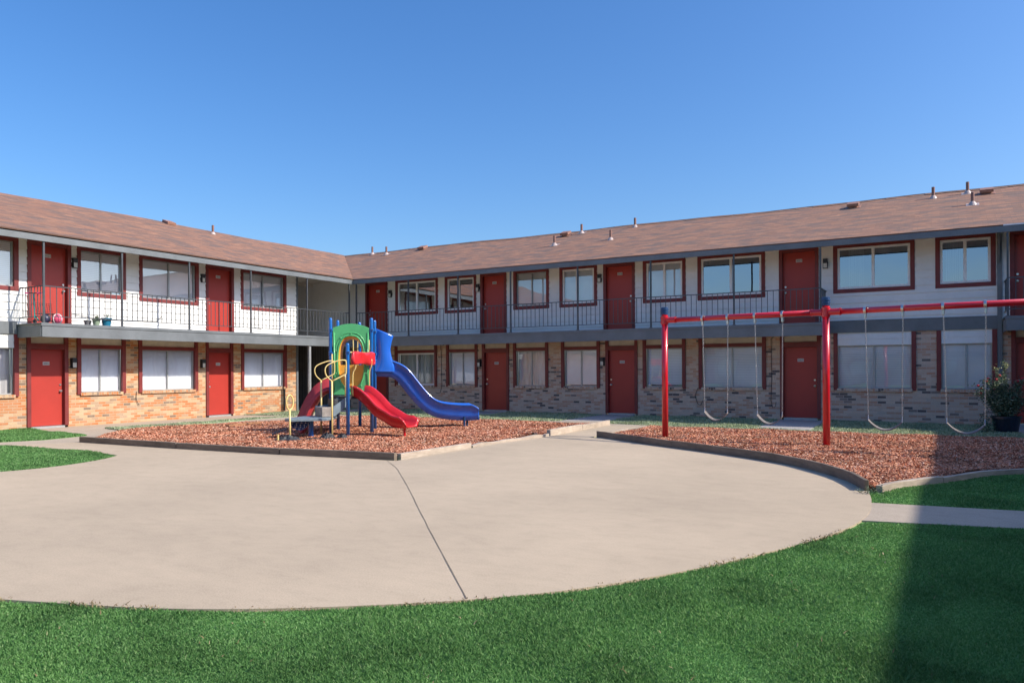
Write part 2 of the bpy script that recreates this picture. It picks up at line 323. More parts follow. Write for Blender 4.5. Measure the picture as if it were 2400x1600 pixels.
# ------------------------------------------------------------------ apartment wings
ZD=2.735; EAVE=1.15; ZE=4.95; SL=.379; RO=-4.0
def wall_rects(s0,s1,z0,z1,ops):
    out=[]; cur=s0
    for a,b,za,zb in sorted(ops):
        if a>cur: out.append((cur,a,z0,z1))
        if za>z0: out.append((a,b,z0,za))
        if zb<z1: out.append((a,b,zb,z1))
        cur=b
    if cur<s1: out.append((cur,s1,z0,z1))
    return out
class Wing:
    def __init__(s,P,root,brick,detail=True): s.P=P; s.root=root; s.brick=brick; s.detail=detail
    def bx(s,mb,a,b):  # a,b=(s,o,z)
        return mb.box(s.P(*a),s.P(*b))
    def walls(s,s0,s1,up,low):
        mb=MB()
        for a,b,za,zb in wall_rects(s0,s1,-.1,2.6,low): s.bx(mb,(a,-.2,za),(b,0,zb))
        mb.build('brick_wall',s.brick,s.root)
        mb=MB(); step=.2
        for a,b,za,zb in wall_rects(s0,s1,2.6,5.22,up):
            s.bx(mb,(a,-.2,za),(b,-.01,zb))
            k=math.floor((za-.1)/step)
            while k*step+.1<zb:
                l=max(za,k*step+.1); h=min(zb,(k+1)*step+.1)
                if h-l>.01:
                    t=lambda z:.030-.025*(z-(k*step+.1))/step
                    pts=[s.P(a,t(l),l),s.P(b,t(l),l),s.P(b,t(h),h),s.P(a,t(h),h),s.P(a,-.01,l),s.P(b,-.01,l)]
                    mb.add(pts,[(0,1,2,3),(4,5,1,0)])
                k+=1
        mb.build('siding_wall','siding',s.root)
    def window(s,a,b,z0,z1,style='metal',cover='blind_p',kind='up',tw=.11,mid=.5):
        P=s.P; t=MB(); o1=.036; o0=-.05
        if kind=='up':
            s.bx(t,(a,o0,z0),(a+tw,o1,z1)); s.bx(t,(b-tw,o0,z0),(b,o1,z1)); s.bx(t,(a+tw,o0,z0),(b-tw,o1,z0+.11)); s.bx(t,(a+tw,o0,z1-.11),(b-tw,o1,z1))
            g=(a+tw,b-tw,z0+.11,z1-.11)
        elif kind=='low':
            s.bx(t,(a,o0,.87),(a+tw,.045,2.545)); s.bx(t,(b-tw,o0,.87),(b,.045,2.545))
            s.bx(t,(a+tw,o0,2.14),(b-tw,.03,2.25)); s.bx(t,(a+tw,o0,2.44),(b-tw,.03,2.545)); g=(a+tw,b-tw,.92,2.14)
        else:  # low with siding panel above, no balcony
            s.bx(t,(a,o0,.87),(a+tw,.045,2.47)); s.bx(t,(b-tw,o0,.87),(b,.045,2.47)); g=(a+tw,b-tw,.92,2.12)
        w=t.build('window','trim',s.root,bevel=.004)
        if kind=='low':
            p=MB(); s.bx(p,(a+tw,o0,2.25),(b-tw,-.012,2.44)); p.build('transom_panel','transom',w)
        if kind=='lowp':
            p=MB()
            for za,zb in ((2.12,2.29),(2.29,2.47)):
                q=[s.P(a+tw,.022,za),s.P(b-tw,.022,za),s.P(b-tw,.008,zb),s.P(a+tw,.008,zb),s.P(a+tw,-.05,za),s.P(b-tw,-.05,za),s.P(b-tw,-.05,zb),s.P(a+tw,-.05,zb)]
                p.add(q,[(0,1,2,3),(4,5,1,0),(3,2,6,7),(0,3,7,4),(1,5,6,2)])
            p.build('siding_panel','siding',w)
        if kind!='up':
            p=MB(); s.bx(p,(a+.09,-.1,.835),(b-.09,.055,.918)); ob=p.build('sill',s.brick,w,bevel=.004)
            uvd=ob.data.uv_layers[0].data; n=len(uvd); arr=np.empty(n*2,dtype=np.float32); uvd.foreach_get('uv',arr); arr=arr.reshape(-1,2)[:,::-1].copy(); uvd.foreach_set('uv',arr.ravel())
        fw=.06 if style=='white' else .032; A,B,Z0,Z1=g; f=MB(); q0,q1=(-.07,.0) if style=='white' else (-.085,-.03)
        if kind!='up': q0-=.02; q1-=.03
        s.bx(f,(A,q0,Z0),(A+fw,q1,Z1)); s.bx(f,(B-fw,q0,Z0),(B,q1,Z1)); s.bx(f,(A+fw,q0,Z0),(B-fw,q1,Z0+fw)); s.bx(f,(A+fw,q0,Z1-fw),(B-fw,q1,Z1))
        mc=A+(B-A)*mid; mw=fw*.62; s.bx(f,(mc-mw,q0-.004,Z0+fw),(mc+mw,q1-.004,Z1-fw))
        f.build('frame','frame_white' if style=='white' else 'frame_metal',w,bevel=.003)
        qm=(q0+q1)/2
        for k,(x0,x1) in enumerate(((A+fw,mc-mw),(mc+mw,B-fw))):
            p=MB(); oo=qm-.012*k; p.add([P(x0,oo,Z0+fw),P(x1,oo,Z0+fw),P(x1,oo,Z1-fw),P(x0,oo,Z1-fw)],[(0,1,2,3)])
            p.build('pane','glass_blue' if cover=='dark' else 'glass_up' if kind=='up' else 'glass',w)
        # what stands behind the glass
        if cover=='dark':
            p=MB(); s.bx(p,(A,-.9,Z0-.2),(B,-.88,Z1+.1)); s.bx(p,(A-.02,-.9,Z0-.2),(A,-.21,Z1+.1)); s.bx(p,(B,-.9,Z0-.2),(B+.02,-.21,Z1+.1)); s.bx(p,(A,-.9,Z0-.22),(B,-.21,Z0-.2))
            p.build('room_interior','room',w)
            p=MB()
            if random.random()<.6:
                x=A+random.uniform(.1,.3); 
                for i in range(8): s.bx(p,(x+i*.05,-.20-(i%2)*.02,Z0),(x+i*.05+.045,-.19-(i%2)*.02,Z1))
                p.build('curtain','curtain',w)
        else:
            gaps=s.detail and random.random()<.35
            if cover in('curtain','curtain_w'):
                p=MB(); n=int((B-A)/.04)
                for i in range(n):
                    x=A+(B-A)*i/n; x2=A+(B-A)*(i+1)/n; y1=-.19+.012*math.sin(i*1.3); y2=-.19+.012*math.sin((i+1)*1.3)
                    p.add([P(x,y1,Z0),P(x2,y2,Z0),P(x2,y2,Z1),P(x,y1,Z1)],[(0,1,2,3)])
                p.build('curtain',cover,w)
            else:
                p=MB(); lift=.0 if not gaps else random.uniform(.02,.06)
                for x0,x1 in ((A+.01,mc-.008),(mc+.008,B-.01)):
                    l2=lift+random.uniform(0,.02); sk=random.uniform(-.012,.012)
                    p.add([P(x0,-.12,Z0+l2),P(x1,-.12,Z0+l2+sk),P(x1,-.12,Z1),P(x0,-.12,Z1)],[(0,1,2,3)])
                p.build('blind',cover,w)
                p=MB(); s.bx(p,(A,-.5,Z0-.1),(B,-.49,Z1)); p.build('room_interior','room',w)
        return w
    def door(s,a,b,lvl,hand,num,lower=False):
        z0=.05 if lower else 2.76; zt=2.10 if lower else 4.85; top=2.545 if lower else 4.97
        j=.10; t=MB()
        leaf=MB(); s.bx(leaf,(a+j,-.12,z0+.01),(b-j,-.075,zt)); d=leaf.build('door','door',s.root,bevel=.003)
        s.bx(t,(a,-.14,z0),(a+j,.04,top)); s.bx(t,(b-j,-.14,z0),(b,.04,top))
        if lower:
            s.bx(t,(a+j,-.14,zt),(b-j,.03,2.25)); s.bx(t,(a+j,-.14,2.44),(b-j,.03,top))
        else: s.bx(t,(a+j,-.14,zt),(b-j,.03,top))
        t.build('door_frame','trim',d,bevel=.004)
        if lower:
            p=MB(); s.bx(p,(a+j,-.13,2.25),(b-j,-.03,2.44)); p.build('transom_panel','transom',d)
        p=MB(); s.bx(p,(a+j,-.13,z0-.06),(b-j,.03,z0)); p.build('threshold','frame_metal',d)
        c=(a+j+.07) if hand=='l' else (b-j-.07); m=MB(); zb=z0+.93
        q=Vector(s.P(c,-.075,zb)); e=Vector(s.P(c,-.02,zb)); dr=(e-q).normalized()
        m.tube([q,q+dr*.012],.034,12); m.tube([q+dr*.012,q+dr*.035],.012,8); m.tube([q+dr*.035,q+dr*.045,q+dr*.065,q+dr*.075],[.018,.03,.03,.016],12)
        m.build('handle','steel',d,smooth=False); q2=q+Vector((0,0,.17)); m=MB(); m.tube([q2,q2+dr*.02],.027,12); m.build('deadbolt','steel',d)
        mc=(a+b)/2; zp=z0+1.63 if lower else z0+1.80
        p=MB(); s.bx(p,(mc-.085,-.075,zp),(mc+.085,-.069,zp+.09)); pl=p.build('number_plate','plate',d)
        cu=bpy.data.curves.new('t','FONT'); cu.body=num; cu.size=.078; cu.align_x='CENTER'; cu.extrude=.0006
        ob=bpy.data.objects.new('t',cu); COL.objects.link(ob); bpy.context.view_layer.update()
        me=bpy.data.meshes.new_from_object(ob); bpy.data.objects.remove(ob)
        ux=Vector(s.P(1,0,0))-Vector(s.P(0,0,0)); no=Vector(s.P(0,1,0))-Vector(s.P(0,0,0))
        if ux.cross(Vector((0,0,1))).dot(no)<0: ux=-ux
        O=Vector(s.P(mc,-.0675,zp+.018)); T=MB(); T.add([O+ux*v.co.x+Vector((0,0,1))*v.co.y+no*v.co.z for v in me.vertices],[tuple(f.vertices) for f in me.polygons])
        T.build('number','ink',pl)   # numeral strokes on the plate
        return d
    def lamp(s,x,z):
        m=MB(); s.bx(m,(x-.07,0,z-.02),(x+.07,.02,z+.26)); s.bx(m,(x-.06,.02,z+.13),(x+.06,.11,z+.26)); s.bx(m,(x-.06,.02,z-.0),(x-.05,.11,z+.13)); s.bx(m,(x+.05,.02,z),(x+.06,.11,z+.13)); s.bx(m,(x-.06,.02,z-.012),(x+.06,.11,z))
        l=m.build('wall_lamp','black',s.root,bevel=.003); m=MB(); s.bx(m,(x-.05,.02,z),(x+.05,.104,z+.13)); m.build('lamp_glass','lampglass',l)
    def deck(s,a,b,ends=(True,True),slab_ext=0):
        m=MB(); s.bx(m,(a+.02,-.0,2.56),(b-.02,EAVE-.02,2.70)); m.build('walkway_slab','soffit',s.root)
        m=MB(); s.bx(m,(a,EAVE-.018,2.38),(b,EAVE+.016,2.672))
        if ends[0]: s.bx(m,(a-.018,.022,2.38),(a+.014,EAVE-.019,2.672))
        if ends[1]: s.bx(m,(b-.014,.022,2.38),(b+.018,EAVE-.019,2.672))
        m.build('walkway_fascia','grey',s.root,bevel=.004)
        m=MB(); s.bx(m,(a-.03,.021,2.703),(b+.03,EAVE+.035,ZD)); s.bx(m,(a-.03,EAVE+.018,2.66),(b+.03,EAVE+.034,2.702)); m.build('walkway_edge','grey',s.root,bevel=.003)
    def rails(s,posts,corners=(None,None)):
        """posts: positions along the edge; corners: True if the rail turns back to the wall there"""
        o=EAVE-.04
        for p in posts:
            m=MB(); s.bx(m,(p-.022,o-.022,ZD),(p+.022,o+.022,4.86)); s.bx(m,(p-.05,o-.05,ZD),(p+.05,o+.05,ZD+.012)); m.build('post','greydark',s.root)
        for p,q in zip(posts[:-1],posts[1:]):
            m=MB(); s.bx(m,(p+.022,o-.018,3.655),(q-.022,o+.018,3.68)); s.bx(m,(p+.022,o-.014,2.895),(q-.022,o+.014,2.915))
            n=max(2,round((q-p)/.157))
            for i in range(1,n):
                x=p+(q-p)*i/n+random.uniform(-.004,.004); s.bx(m,(x-.0075,o-.0075,2.915),(x+.0075,o+.0075,3.655))
            m.build('railing','greydark',s.root)
        for p,side in zip((posts[0],posts[-1]),corners):
            if side:
                m=MB(); s.bx(m,(p-.018,.02,3.655),(p+.018,o-.022,3.68)); s.bx(m,(p-.014,.02,2.895),(p+.014,o-.022,2.915))
                for i in range(1,8):
                    y=o*i/8; s.bx(m,(p-.0075,y-.0075,2.915),(p+.0075,y+.0075,3.655))
                m.build('railing','greydark',s.root)
    def eave(s,a,b):
        m=MB(); s.bx(m,(a,EAVE-.018,4.775),(b,EAVE+.018,4.928)); m.build('eave_fascia','grey',s.root,bevel=.004)
        P=s.P; m=MB(); m.add([P(a,EAVE-.02,4.80),P(b,EAVE-.02,4.80),P(b,-.05,5.21),P(a,-.05,5.21)],[(0,1,2,3)]); m.build('soffit','soffit',s.root)
def roof_mesh(name,quads,parent,along):
    """quads: list of 4 world xy corners (eave0,eave1,ridge1,ridge0) ; along 'x' or 'y'. Subdivided, with a slight sag."""
    V=[];F=[];UV=[]
    for (e0,e1,r1,r0,fl) in quads:
        nu=44; nv=7; k=len(V)
        for j in range(nv+1):
            t=j/nv
            for i in range(nu+1):
                u=i/nu; a=[e0[c]+(e1[c]-e0[c])*u for c in(0,1)]; b=[r0[c]+(r1[c]-r0[c])*u for c in(0,1)]
                x=a[0]+(b[0]-a[0])*t; y=a[1]+(b[1]-a[1])*t; q=x if along=='x' else y
                z=ZE+.01+t*(5.15*SL)+t*(.016*math.sin(q*.7)+.008*math.sin(q*1.9+1))
                V.append((x,y,z)); UV.append((q,t*5.5+(0 if fl else 7.03)))
        for j in range(nv):
            for i in range(nu):
                a=k+j*(nu+1)+i; F.append((a,a+1,a+nu+2,a+nu+1))
    m=MB(); m.v=V; m.f=F; m.uv=UV
    o=m.build(name,'shingle',parent)
    so=o.modifiers.new('Solid','SOLIDIFY'); so.thickness=.035; so.offset=-1 
    return o
PB=lambda s,o,z:(s,-o,z)
PA=lambda s,o,z:(o,s,z)
# ---- north wing
NB=empty('apartment_building',(10,0,0)); tag(NB,'two storey brick and siding apartment wing in shade, behind the swings and slides','apartment building','apartment wings around the courtyard')
B=Wing(PB,NB,'brickB')
upB=[('d',.80,1.93,'l','3024'),('w',2.31,4.33,'white','dark',.5),('w',4.64,6.03,'white','dark',.42),('d',6.2,7.3,'l','3025'),('w',7.58,8.99,'metal','blind_p',.5),('w',9.39,10.78,'white','blind_p',.45),('d',11.0,12.1,'r','3026'),('w',12.37,13.77,'white','blind_p',.5),('w',14.14,16.16,'white','dark',.5),('d',16.55,17.64,'l','3027'),('w',18.02,20.06,'white','dark',.5),('w',20.54,21.9,'white','dark',.5),('d',22.2,23.3,'l','3028'),('w',23.7,25.7,'white','dark',.5)]
lowB=[('d',.84,1.94,'l','3004'),('w',2.27,4.26,'white','curtain',.52),('w',4.69,6.06,'metal','blind_p',.5),('d',6.26,7.38,'l','3005'),('w',7.56,8.94,'metal','curtain_w',.5),('w',9.44,10.86,'metal','blind_p',.5),('d',11.06,12.17,'l','3006'),('w',12.35,13.75,'metal','blind_h',.5),('w',14.16,16.17,'metal','blind_h',.5),('d',16.57,17.68,'r','3007'),('p',18.02,20.08,'metal','blind_h',.5),('p',20.56,21.92,'metal','blind_p',.5),('d',22.22,23.35,'l','3008'),('w',23.7,25.7,'metal','blind_h',.5)]
def do_openings(W,s0,s1,up,low):
    W.walls(s0,s1,[(e[1],e[2],2.62 if e[0]=='d' else 3.59,4.97) for e in up],[(e[1],e[2],-.1 if e[0]=='d' else .88,2.48 if e[0]=='p' else 2.55) for e in low])
    for e in up:
        if e[0]=='d': W.door(e[1],e[2],1,e[3],e[4])
        else: W.window(e[1],e[2],3.59,4.97,e[3],e[4],'up',mid=e[5])
    for e in low:
        if e[0]=='d': W.door(e[1],e[2],0,e[3],e[4],True)
        else: W.window(e[1],e[2],.9,2.1,e[3],e[4],'lowp' if e[0]=='p' else 'low',mid=e[5])
do_openings(B,0.,27.6,upB,lowB)
for x,z in ((2.09,4.33),(6.115,4.33),(10.88,4.36),(17.82,4.33)): B.lamp(x,z)
for x,z in ((6.16,1.62),(10.965,1.62),(17.85,1.62)): B.lamp(x,z)
B.deck(1.15,17.87,(False,True)); B.rails([1.3,3.79,5.97,8.1,10.58,13.02,15.51,17.83],(None,True)); B.deck(22.06,27.55,(True,False)); B.rails([22.09,24.5,27.0],(True,None)); B.eave(1.15,26.7)
m=MB(); m.box((17.9,-.05,2.475),(22.0,-.022,2.80)); m.box((17.9,-.062,2.79),(22.0,-.022,2.82)); m.build('band_board','grey',NB,bevel=.004)
m=MB(); m.box((21.925,-.075,0),(22.03,-.002,5.2)); m.extr([(21.93,-.076,4.78),(21.93,-.42,4.78),(21.93,-.09,4.15)],(.05,0,0)); m.build('corner_board','grey',NB,bevel=.004)
m=MB(); m.box((22.0,-EAVE-.03,4.93),(26.6,-EAVE-.019,4.96)); m.build('drip_edge','frame_white',NB)
# passage wall (continues the north wing's face past the corner)
m=MB(); m.box((-7,-.0,2.7),(0,.2,5.22)); m.build('passage_wall','siding',NB)
m=MB(); m.box((-7,.0,-.1),(0,.2,2.6)); m.build('passage_wall','groove',NB)
m=MB(); m.box((-7,-2.93,2.56),(0.0,-.001,2.70)); m.box((0.0,-1.15,2.562),(1.13,-.001,2.698)); m.build('walkway_slab','soffit',NB)
m=MB(); m.box((-7.2,-2.93,-.1),(-7.0,0,5.5)); m.build('passage_end_wall','siding',NB)
m=MB(); m.box((-7,-2.93,5.10),(-.05,-.001,5.14)); m.box((-2.2,-2.92,4.96),(-2.05,-.002,5.099)); m.build('passage_ceiling','soffit',NB)
# hanging cables
def cable(W,pts,r=.008):
    m=MB(); m.tube([W.P(*p) for p in pts],r,6); m.build('cable','black',W.root)
cable(B,[(4.42,.02,2.5),(4.46,.02,2.2),(4.47,.02,1.4),(4.49,.025,.9),(4.42,.03,.66),(4.3,.03,.62),(4.2,.02,.66)])
cable(B,[(4.75,.02,2.52),(4.6,.03,2.42),(4.45,.03,2.38)])
cable(B,[(14.13,.02,.9),(14.05,.03,.65),(14.12,.03,.42),(14.22,.03,.36),(14.28,.02,.5)])
cable(B,[(16.45,.02,2.48),(16.32,.03,2.35),(16.33,.02,1.2),(16.31,.03,.55),(16.36,.03,.33),(16.44,.03,.38),(16.45,.02,.5)])
# ---- west wing
WA=empty('apartment_building',(0,-10,0)); tag(WA,'two storey brick and siding apartment wing with sunlit lower walls, left of the playground','apartment building','apartment wings around the courtyard')
A=Wing(PA,WA,'brickA')
upA=[('w',-19,-17.4,'metal','blind_h',.5),('w',-14.1,-12.54,'metal','blind_h',.5),('d',-12.33,-11.19,'r','3022'),('w',-11.03,-9.60,'metal','blind_h',.5),('w',-9.18,-7.12,'metal','blind_p',.5),('d',-6.86,-5.75,'l','3023'),('w',-5.46,-3.42,'metal','blind_p',.5)]
lowA=[('w',-19,-17.4,'metal','blind_h',.5),('p',-14.1,-12.55,'metal','curtain_w',.5),('d',-12.35,-11.28,'r','3002'),('w',-11.04,-9.62,'metal','blind_p',.5),('w',-9.21,-7.17,'metal','blind_p',.5),('d',-6.86,-5.79,'l','3003'),('w',-5.45,-3.42,'metal','blind_p',.5)]
do_openings(A,-34,-2.95,upA,lowA)
for x,z in ((-11.11,4.36),(-6.99,4.36),(-11.15,1.62),(-7.0,1.62)): A.lamp(x,z)
A.deck(-12.57,-1.15,(True,False)); A.rails([-12.5,-10.42,-8.29,-5.98,-3.48,-1.30],(True,None)); A.eave(-34,-1.132)
m=MB(); m.box((.022,-34,2.475),(.05,-12.6,2.80)); m.build('band_board','grey',WA,bevel=.004)
m=MB(); m.box((-.2,-2.949,-.1),(.03,-2.86,5.2)); m.build('corner_board','grey',WA,bevel=.004)
m=MB(); m.box((-7,-3.15,-.1),(-.2,-2.95,5.2)); m.build('end_wall','siding',WA)
m=MB(); m.box((1.05,-3.40,.0),(1.13,-3.32,2.56)); m.build('post','frame_metal',WA)
m=MB(); m.box((.022,-4.07+.5,.05),(.055,-3.52,.84)); m.build('downpipe','black',WA)
cable(A,[(.0,.0,0)] and [(-9.28,.02,.9),(-9.3,.03,.7),(-9.25,.03,.55),(-9.2,.03,.5)])
cable(A,[(-11.18,.05,3.08),(-10.6,.05,3.0),(-9.5,.05,2.99),(-8.6,.05,3.02),(-8.45,.06,3.2)])
cable(A,[(-4.9,.05,3.4),(-4.9,.05,3.0),(-4.6,.05,2.95)])
# roofs (mitred at the valley)
rb=roof_mesh('roof',[((1.17,-1.17),(30,-1.17),(30,4),(-4,4),1),((-9.15,9.15),(30,9.15),(30,4),(-4,4),0)],NB,'x')
ra=roof_mesh('roof',[((1.17,-1.17),(1.17,-36),(-4,-36),(-4,4),1),((-9.15,9.15),(-9.15,-36),(-4,-36),(-4,4),0)],WA,'y')
zr=lambda o:ZE+.01+(EAVE-o)*SL
def ridge_cap(p,q,root):
    m=MB(); n=60
    for i in range(n):
        a=Vector(p).lerp(Vector(q),i/n); b=Vector(p).lerp(Vector(q),(i+1.12)/n); qq=a.x if abs(p[0]-q[0])>1 else a.y
        dz=.016*math.sin(qq*.7)+.008*math.sin(qq*1.9+1)
        sd=(b-a).normalized().cross(Vector((0,0,1)))*.15; up=Vector((0,0,dz+.012+random.uniform(0,.008)))
        dn=Vector((0,0,-.057)); m.add([a+up+sd+dn,b+up+sd+dn+Vector((0,0,-.006)),b+up+Vector((0,0,-.006)),a+up,b+up-sd+dn+Vector((0,0,-.006)),a+up-sd+dn],[(0,1,2,3),(3,2,4,5)])
    m.build('ridge_cap','shingle',root)
ridge_cap((-3.9,4,ZE+.01+5.15*SL),(29,4,ZE+.01+5.15*SL),rb); ridge_cap((-4,3.9,ZE+.01+5.15*SL),(-4,-35,ZE+.01+5.15*SL),ra)
def pipe(x,y,root,h=.38,up='y'):
    o=-y if up=='y' else x; z=zr(o); m=MB()
    m.lathe((x,y,z-.03),[(.045,0),(.045,h),(.036,h),(.036,h-.05)],12); p=m.build('vent_pipe','brownrust',root,smooth=False)
    m=MB(); ss=.16; g=(lambda a,b:(x+a,y+b,zr(-(y+b))+.012)) if up=='y' else (lambda a,b:(x+a,y+b,zr(x+a)+.012))
    m.add([g(-ss,-ss),g(ss,-ss),g(ss,ss),g(-ss,ss)],[(0,1,2,3)]); m.lathe((x,y,z-.03),[(.12,0),(.09,.07),(.055,.12)],12); m.build('flashing','flash',p)
def boxvent(x,y,root,up='y'):
    sl=math.atan(SL); o=-y if up=='y' else x; z=zr(o)
    if up=='y': ux,uy,uz=(1,0,0),(0,math.cos(sl),math.sin(sl)),(0,-math.sin(sl),math.cos(sl))
    else: ux,uy,uz=(0,1,0),(-math.cos(sl),0,math.sin(sl)),(math.sin(sl),0,math.cos(sl))
    m=MB(); c=Vector((x,y,z)); U=Vector(uz); m.obox(c+U*.10,ux,uy,uz,.17,.17,.045); m.obox(c+U*.035,ux,uy,uz,.12,.12,.03); m.obox(c+U*.008,ux,uy,uz,.22,.22,.004)
    m.build('roof_vent','vent',root,bevel=.01)
for x,y in ((20.46,3.23),(21.36,3.48),(21.44,1.69),(10.74,3.63),(10.57,1.67),(8.59,3.55),(8.36,1.67),(-.85,3.3),(-2.0,3.7)): pipe(x,y,rb)
for x,y in ((21.83,3.2),(18.24,3.15),(7.99,3.4),(.95,3.6)): boxvent(x,y,rb)
boxvent(-3.75,-5.5,ra,'x'); pipe(-3.45,-3.82,ra,up='x')
# ---- east and south wings: outside the picture, but they shade the lawn and show in the window glass
EX=27.86; PC=lambda s,o,z:(EX-o,s,z); PD=lambda s,o,z:(s,-46+o,z)
def far_wing(P,s0,s1,root,al):
    W=Wing(P,root,'brickB',False)
    up=[];low=[];x=s0+1
    while x<s1-5:
        up+=[('d',x,x+1.1,'l','3010'),('w',x+1.5,x+3.5,'metal','blind_p',.5)]; low+=[('d',x,x+1.1,'l','3011'),('w',x+1.5,x+3.5,'metal','blind_p',.5)]; x+=5.6
    W.walls(s0,s1,[(e[1],e[2],2.62 if e[0]=='d' else 3.59,4.97) for e in up],[(e[1],e[2],-.1 if e[0]=='d' else .88,2.55) for e in low])
    for e in up: (W.window(e[1],e[2],3.59,4.97,e[3],e[4],'up') if e[0]=='w' else None)
    for e in low: (W.window(e[1],e[2],.9,2.1,e[3],e[4],'low') if e[0]=='w' else None)
    for l,z0,z1 in ((up,2.76,4.97),(low,.05,2.55)):
        for e in l:
            if e[0]=='d': m=MB(); W.bx(m,(e[1],-.1,z0),(e[2],-.05,z1)); m.build('door','door',root)
    W.deck(s0+1,s1-1); W.eave(s0,s1)
EC=empty('apartment_building',(EX,-15,0)); tag(EC,'two storey apartment wing on the east side of the courtyard, shading the lawn','apartment building','apartment wings around the courtyard')
far_wing(PC,-34,-.05,EC,'y'); roof_mesh('roof',[((EX-1.17,-36),(EX-1.17,-1.25),(EX+4,-1.25),(EX+4,-36),1),((EX+9.15,-36),(EX+9.15,-1.25),(EX+4,-1.25),(EX+4,-36),0)],EC,'y')
SD=empty('apartment_building',(12,-46,0)); tag(SD,'two storey apartment wing closing the courtyard on its south side','apartment building','apartment wings around the courtyard')
far_wing(PD,0,27,SD,'x'); roof_mesh('roof',[((1.2,-44.83),(26.6,-44.83),(26.6,-50),(1.2,-50),1),((1.2,-55.15),(26.6,-55.15),(26.6,-50),(1.2,-50),0)],SD,'x')
# ------------------------------------------------------------------ ground
m=MB(); m.add([(-400,-400,-.06),(400,-400,-.06),(400,400,-.06),(-400,400,-.06)],[(0,1,2,3)]); tag(m.build('ground','ground'),kind='structure')
m=MB(); m.add([(0,-46,-.022),(27.7,-46,-.022),(27.7,0,-.022),(0,0,-.022)],[(0,1,2,3)]); tag(m.build('lawn_ground','lawnbase'),kind='structure')
def spline(pts,n=8,closed=False):
    out=[];L=len(pts)
    for i in range(L if closed else L-1):
        g=lambda k:pts[k%L] if closed else pts[max(0,min(L-1,k))]
        p0,p1,p2,p3=g(i-1),g(i),g(i+1),g(i+2)
        for j in range(n):
            t=j/n; out.append(tuple(.5*((2*p1[c])+(-p0[c]+p2[c])*t+(2*p0[c]-5*p1[c]+4*p2[c]-p3[c])*t*t+(-p0[c]+3*p1[c]-3*p2[c]+p3[c])*t**3) for c in range(len(p1))))
    if not closed: out.append(tuple(pts[-1]))
    return out
front=spline([(8.2,-17.6),(8.9,-19.2),(10.3,-20.35),(12.2,-20.95),(14.0,-20.85),(15.37,-20.42),(16.61,-19.96),(17.62,-19.31),(18.45,-18.55),(19.08,-17.6),(19.6,-16.5),(19.95,-15.5),(20.09,-14.6),(20.06,-13.7),(19.97,-12.98)],6)
curbR=spline([(19.95,-12.98),(19.66,-12.2),(19.2,-11.45),(18.58,-10.71),(17.32,-9.79),(15.8,-8.86),(14.6,-8.05),(14.16,-7.80)],6)
leftL=spline([(7.91,-14.88),(8.2,-15.27),(8.46,-15.88),(8.55,-16.53),(8.4,-17.2),(8.2,-17.6)],4)
ulg_low=spline([(3.54,-14.7),(3.54,-13.82),(3.31,-12.72)],4)
plaza=front+curbR[1:]+[(14.0,-7.8),(14.0,-4.5),(12.95,-4.5),(12.9,-13.2),(10.5,-13.45),(7.8,-13.65),(4.8,-13.75)]+[(4.1,-14.9),(5.32,-14.77),(6.68,-14.7)]+leftL[:-1]
m=MB(); m.prism(plaza,-.12,0.0); tag(m.build('plaza','concrete'),kind='structure')
paths={'west_walk':[(0.0,-34),(1.25,-34),(1.25,-12.9),(2.6,-13.1),(3.6,-13.75),(4.9,-13.75),(4.1,-14.95),(2.0,-15.3),(1.26,-15.4),(1.3,-12.4),(2.6,-11.6),(2.7,-9.2),(2.3,-7.3),(2.1,-5.5),(1.9,-4.4),(2.0,-3.4),(2.6,-3.35),(14.4,-3.55),(14.2,-4.55),(5,-4.4),(4.3,-4.6),(3.95,-7.3),(3.1,-9.5),(2.9,-11.5),(0,-10)],}
def flat(name,poly,z,mat,kind='structure'):
    m=MB(); m.prism(poly,-.12,z); return tag(m.build(name,mat),kind=kind)
flat('walk',[(0.02,-3.0),(0.02,-34),(1.35,-34),(1.35,-15.35),(3.0,-15.1),(4.4,-14.98),(5.2,-14.85),(5.0,-13.4),(3.7,-12.6),(3.3,-12.2),(2.0,-12.2),(1.3,-11.9),(1.75,-11.2),(2.0,-9.4),(1.9,-7.2),(2.1,-5.6),(2.15,-3.0)],-.004,'walk')
flat('bed_path',[(3.8,-13.2),(2.75,-11.9),(2.72,-9.6),(3.0,-7.6),(3.6,-5.0),(3.2,-4.2),(2.1,-4.2),(2.1,-5.7),(2.35,-7.3),(2.55,-9.3),(2.5,-11.7),(3.4,-12.7)],-.008,'walk')
flat('bed_path',[(1.3,-13.2),(4.2,-13.2),(3.6,-12.0),(3.05,-9.5),(1.3,-9.0)],-.013,'walk')
flat('back_path',[(1.9,-3.45),(2.6,-3.6),(8.7,-3.85),(8.7,-4.6),(2.2,-4.6)],-.010,'walk')
flat('back_path',[(10.2,-4.0),(11.0,-3.25),(12.3,-2.9),(12.7,-3.7),(14.4,-3.9),(14.3,-4.8),(10.3,-4.7)],-.009,'walk')
flat('doorstep',[(10.95,.12),(12.25,.12),(12.3,-2.9),(11.0,-3.25)],-.006,'pad')
flat('doorstep',[(6.2,.12),(7.5,.12),(7.5,-1.6),(6.3,-1.6)],-.006,'pad')
flat('doorstep',[(.75,.12),(2.0,.12),(2.05,-3.4),(.8,-3.4)],-.007,'pad')
flat('doorstep',[(16.55,.12),(17.8,.12),(17.9,-3.7),(16.62,-3.7)],-.006,'pad')
flat('doorstep',[(22.1,.12),(23.5,.12),(23.6,-3.7),(22.3,-3.7)],-.006,'pad')
flat('back_path',[(22.3,-3.0),(27.6,-3.0),(27.6,-4.1),(22.3,-4.1)],-.009,'walk')
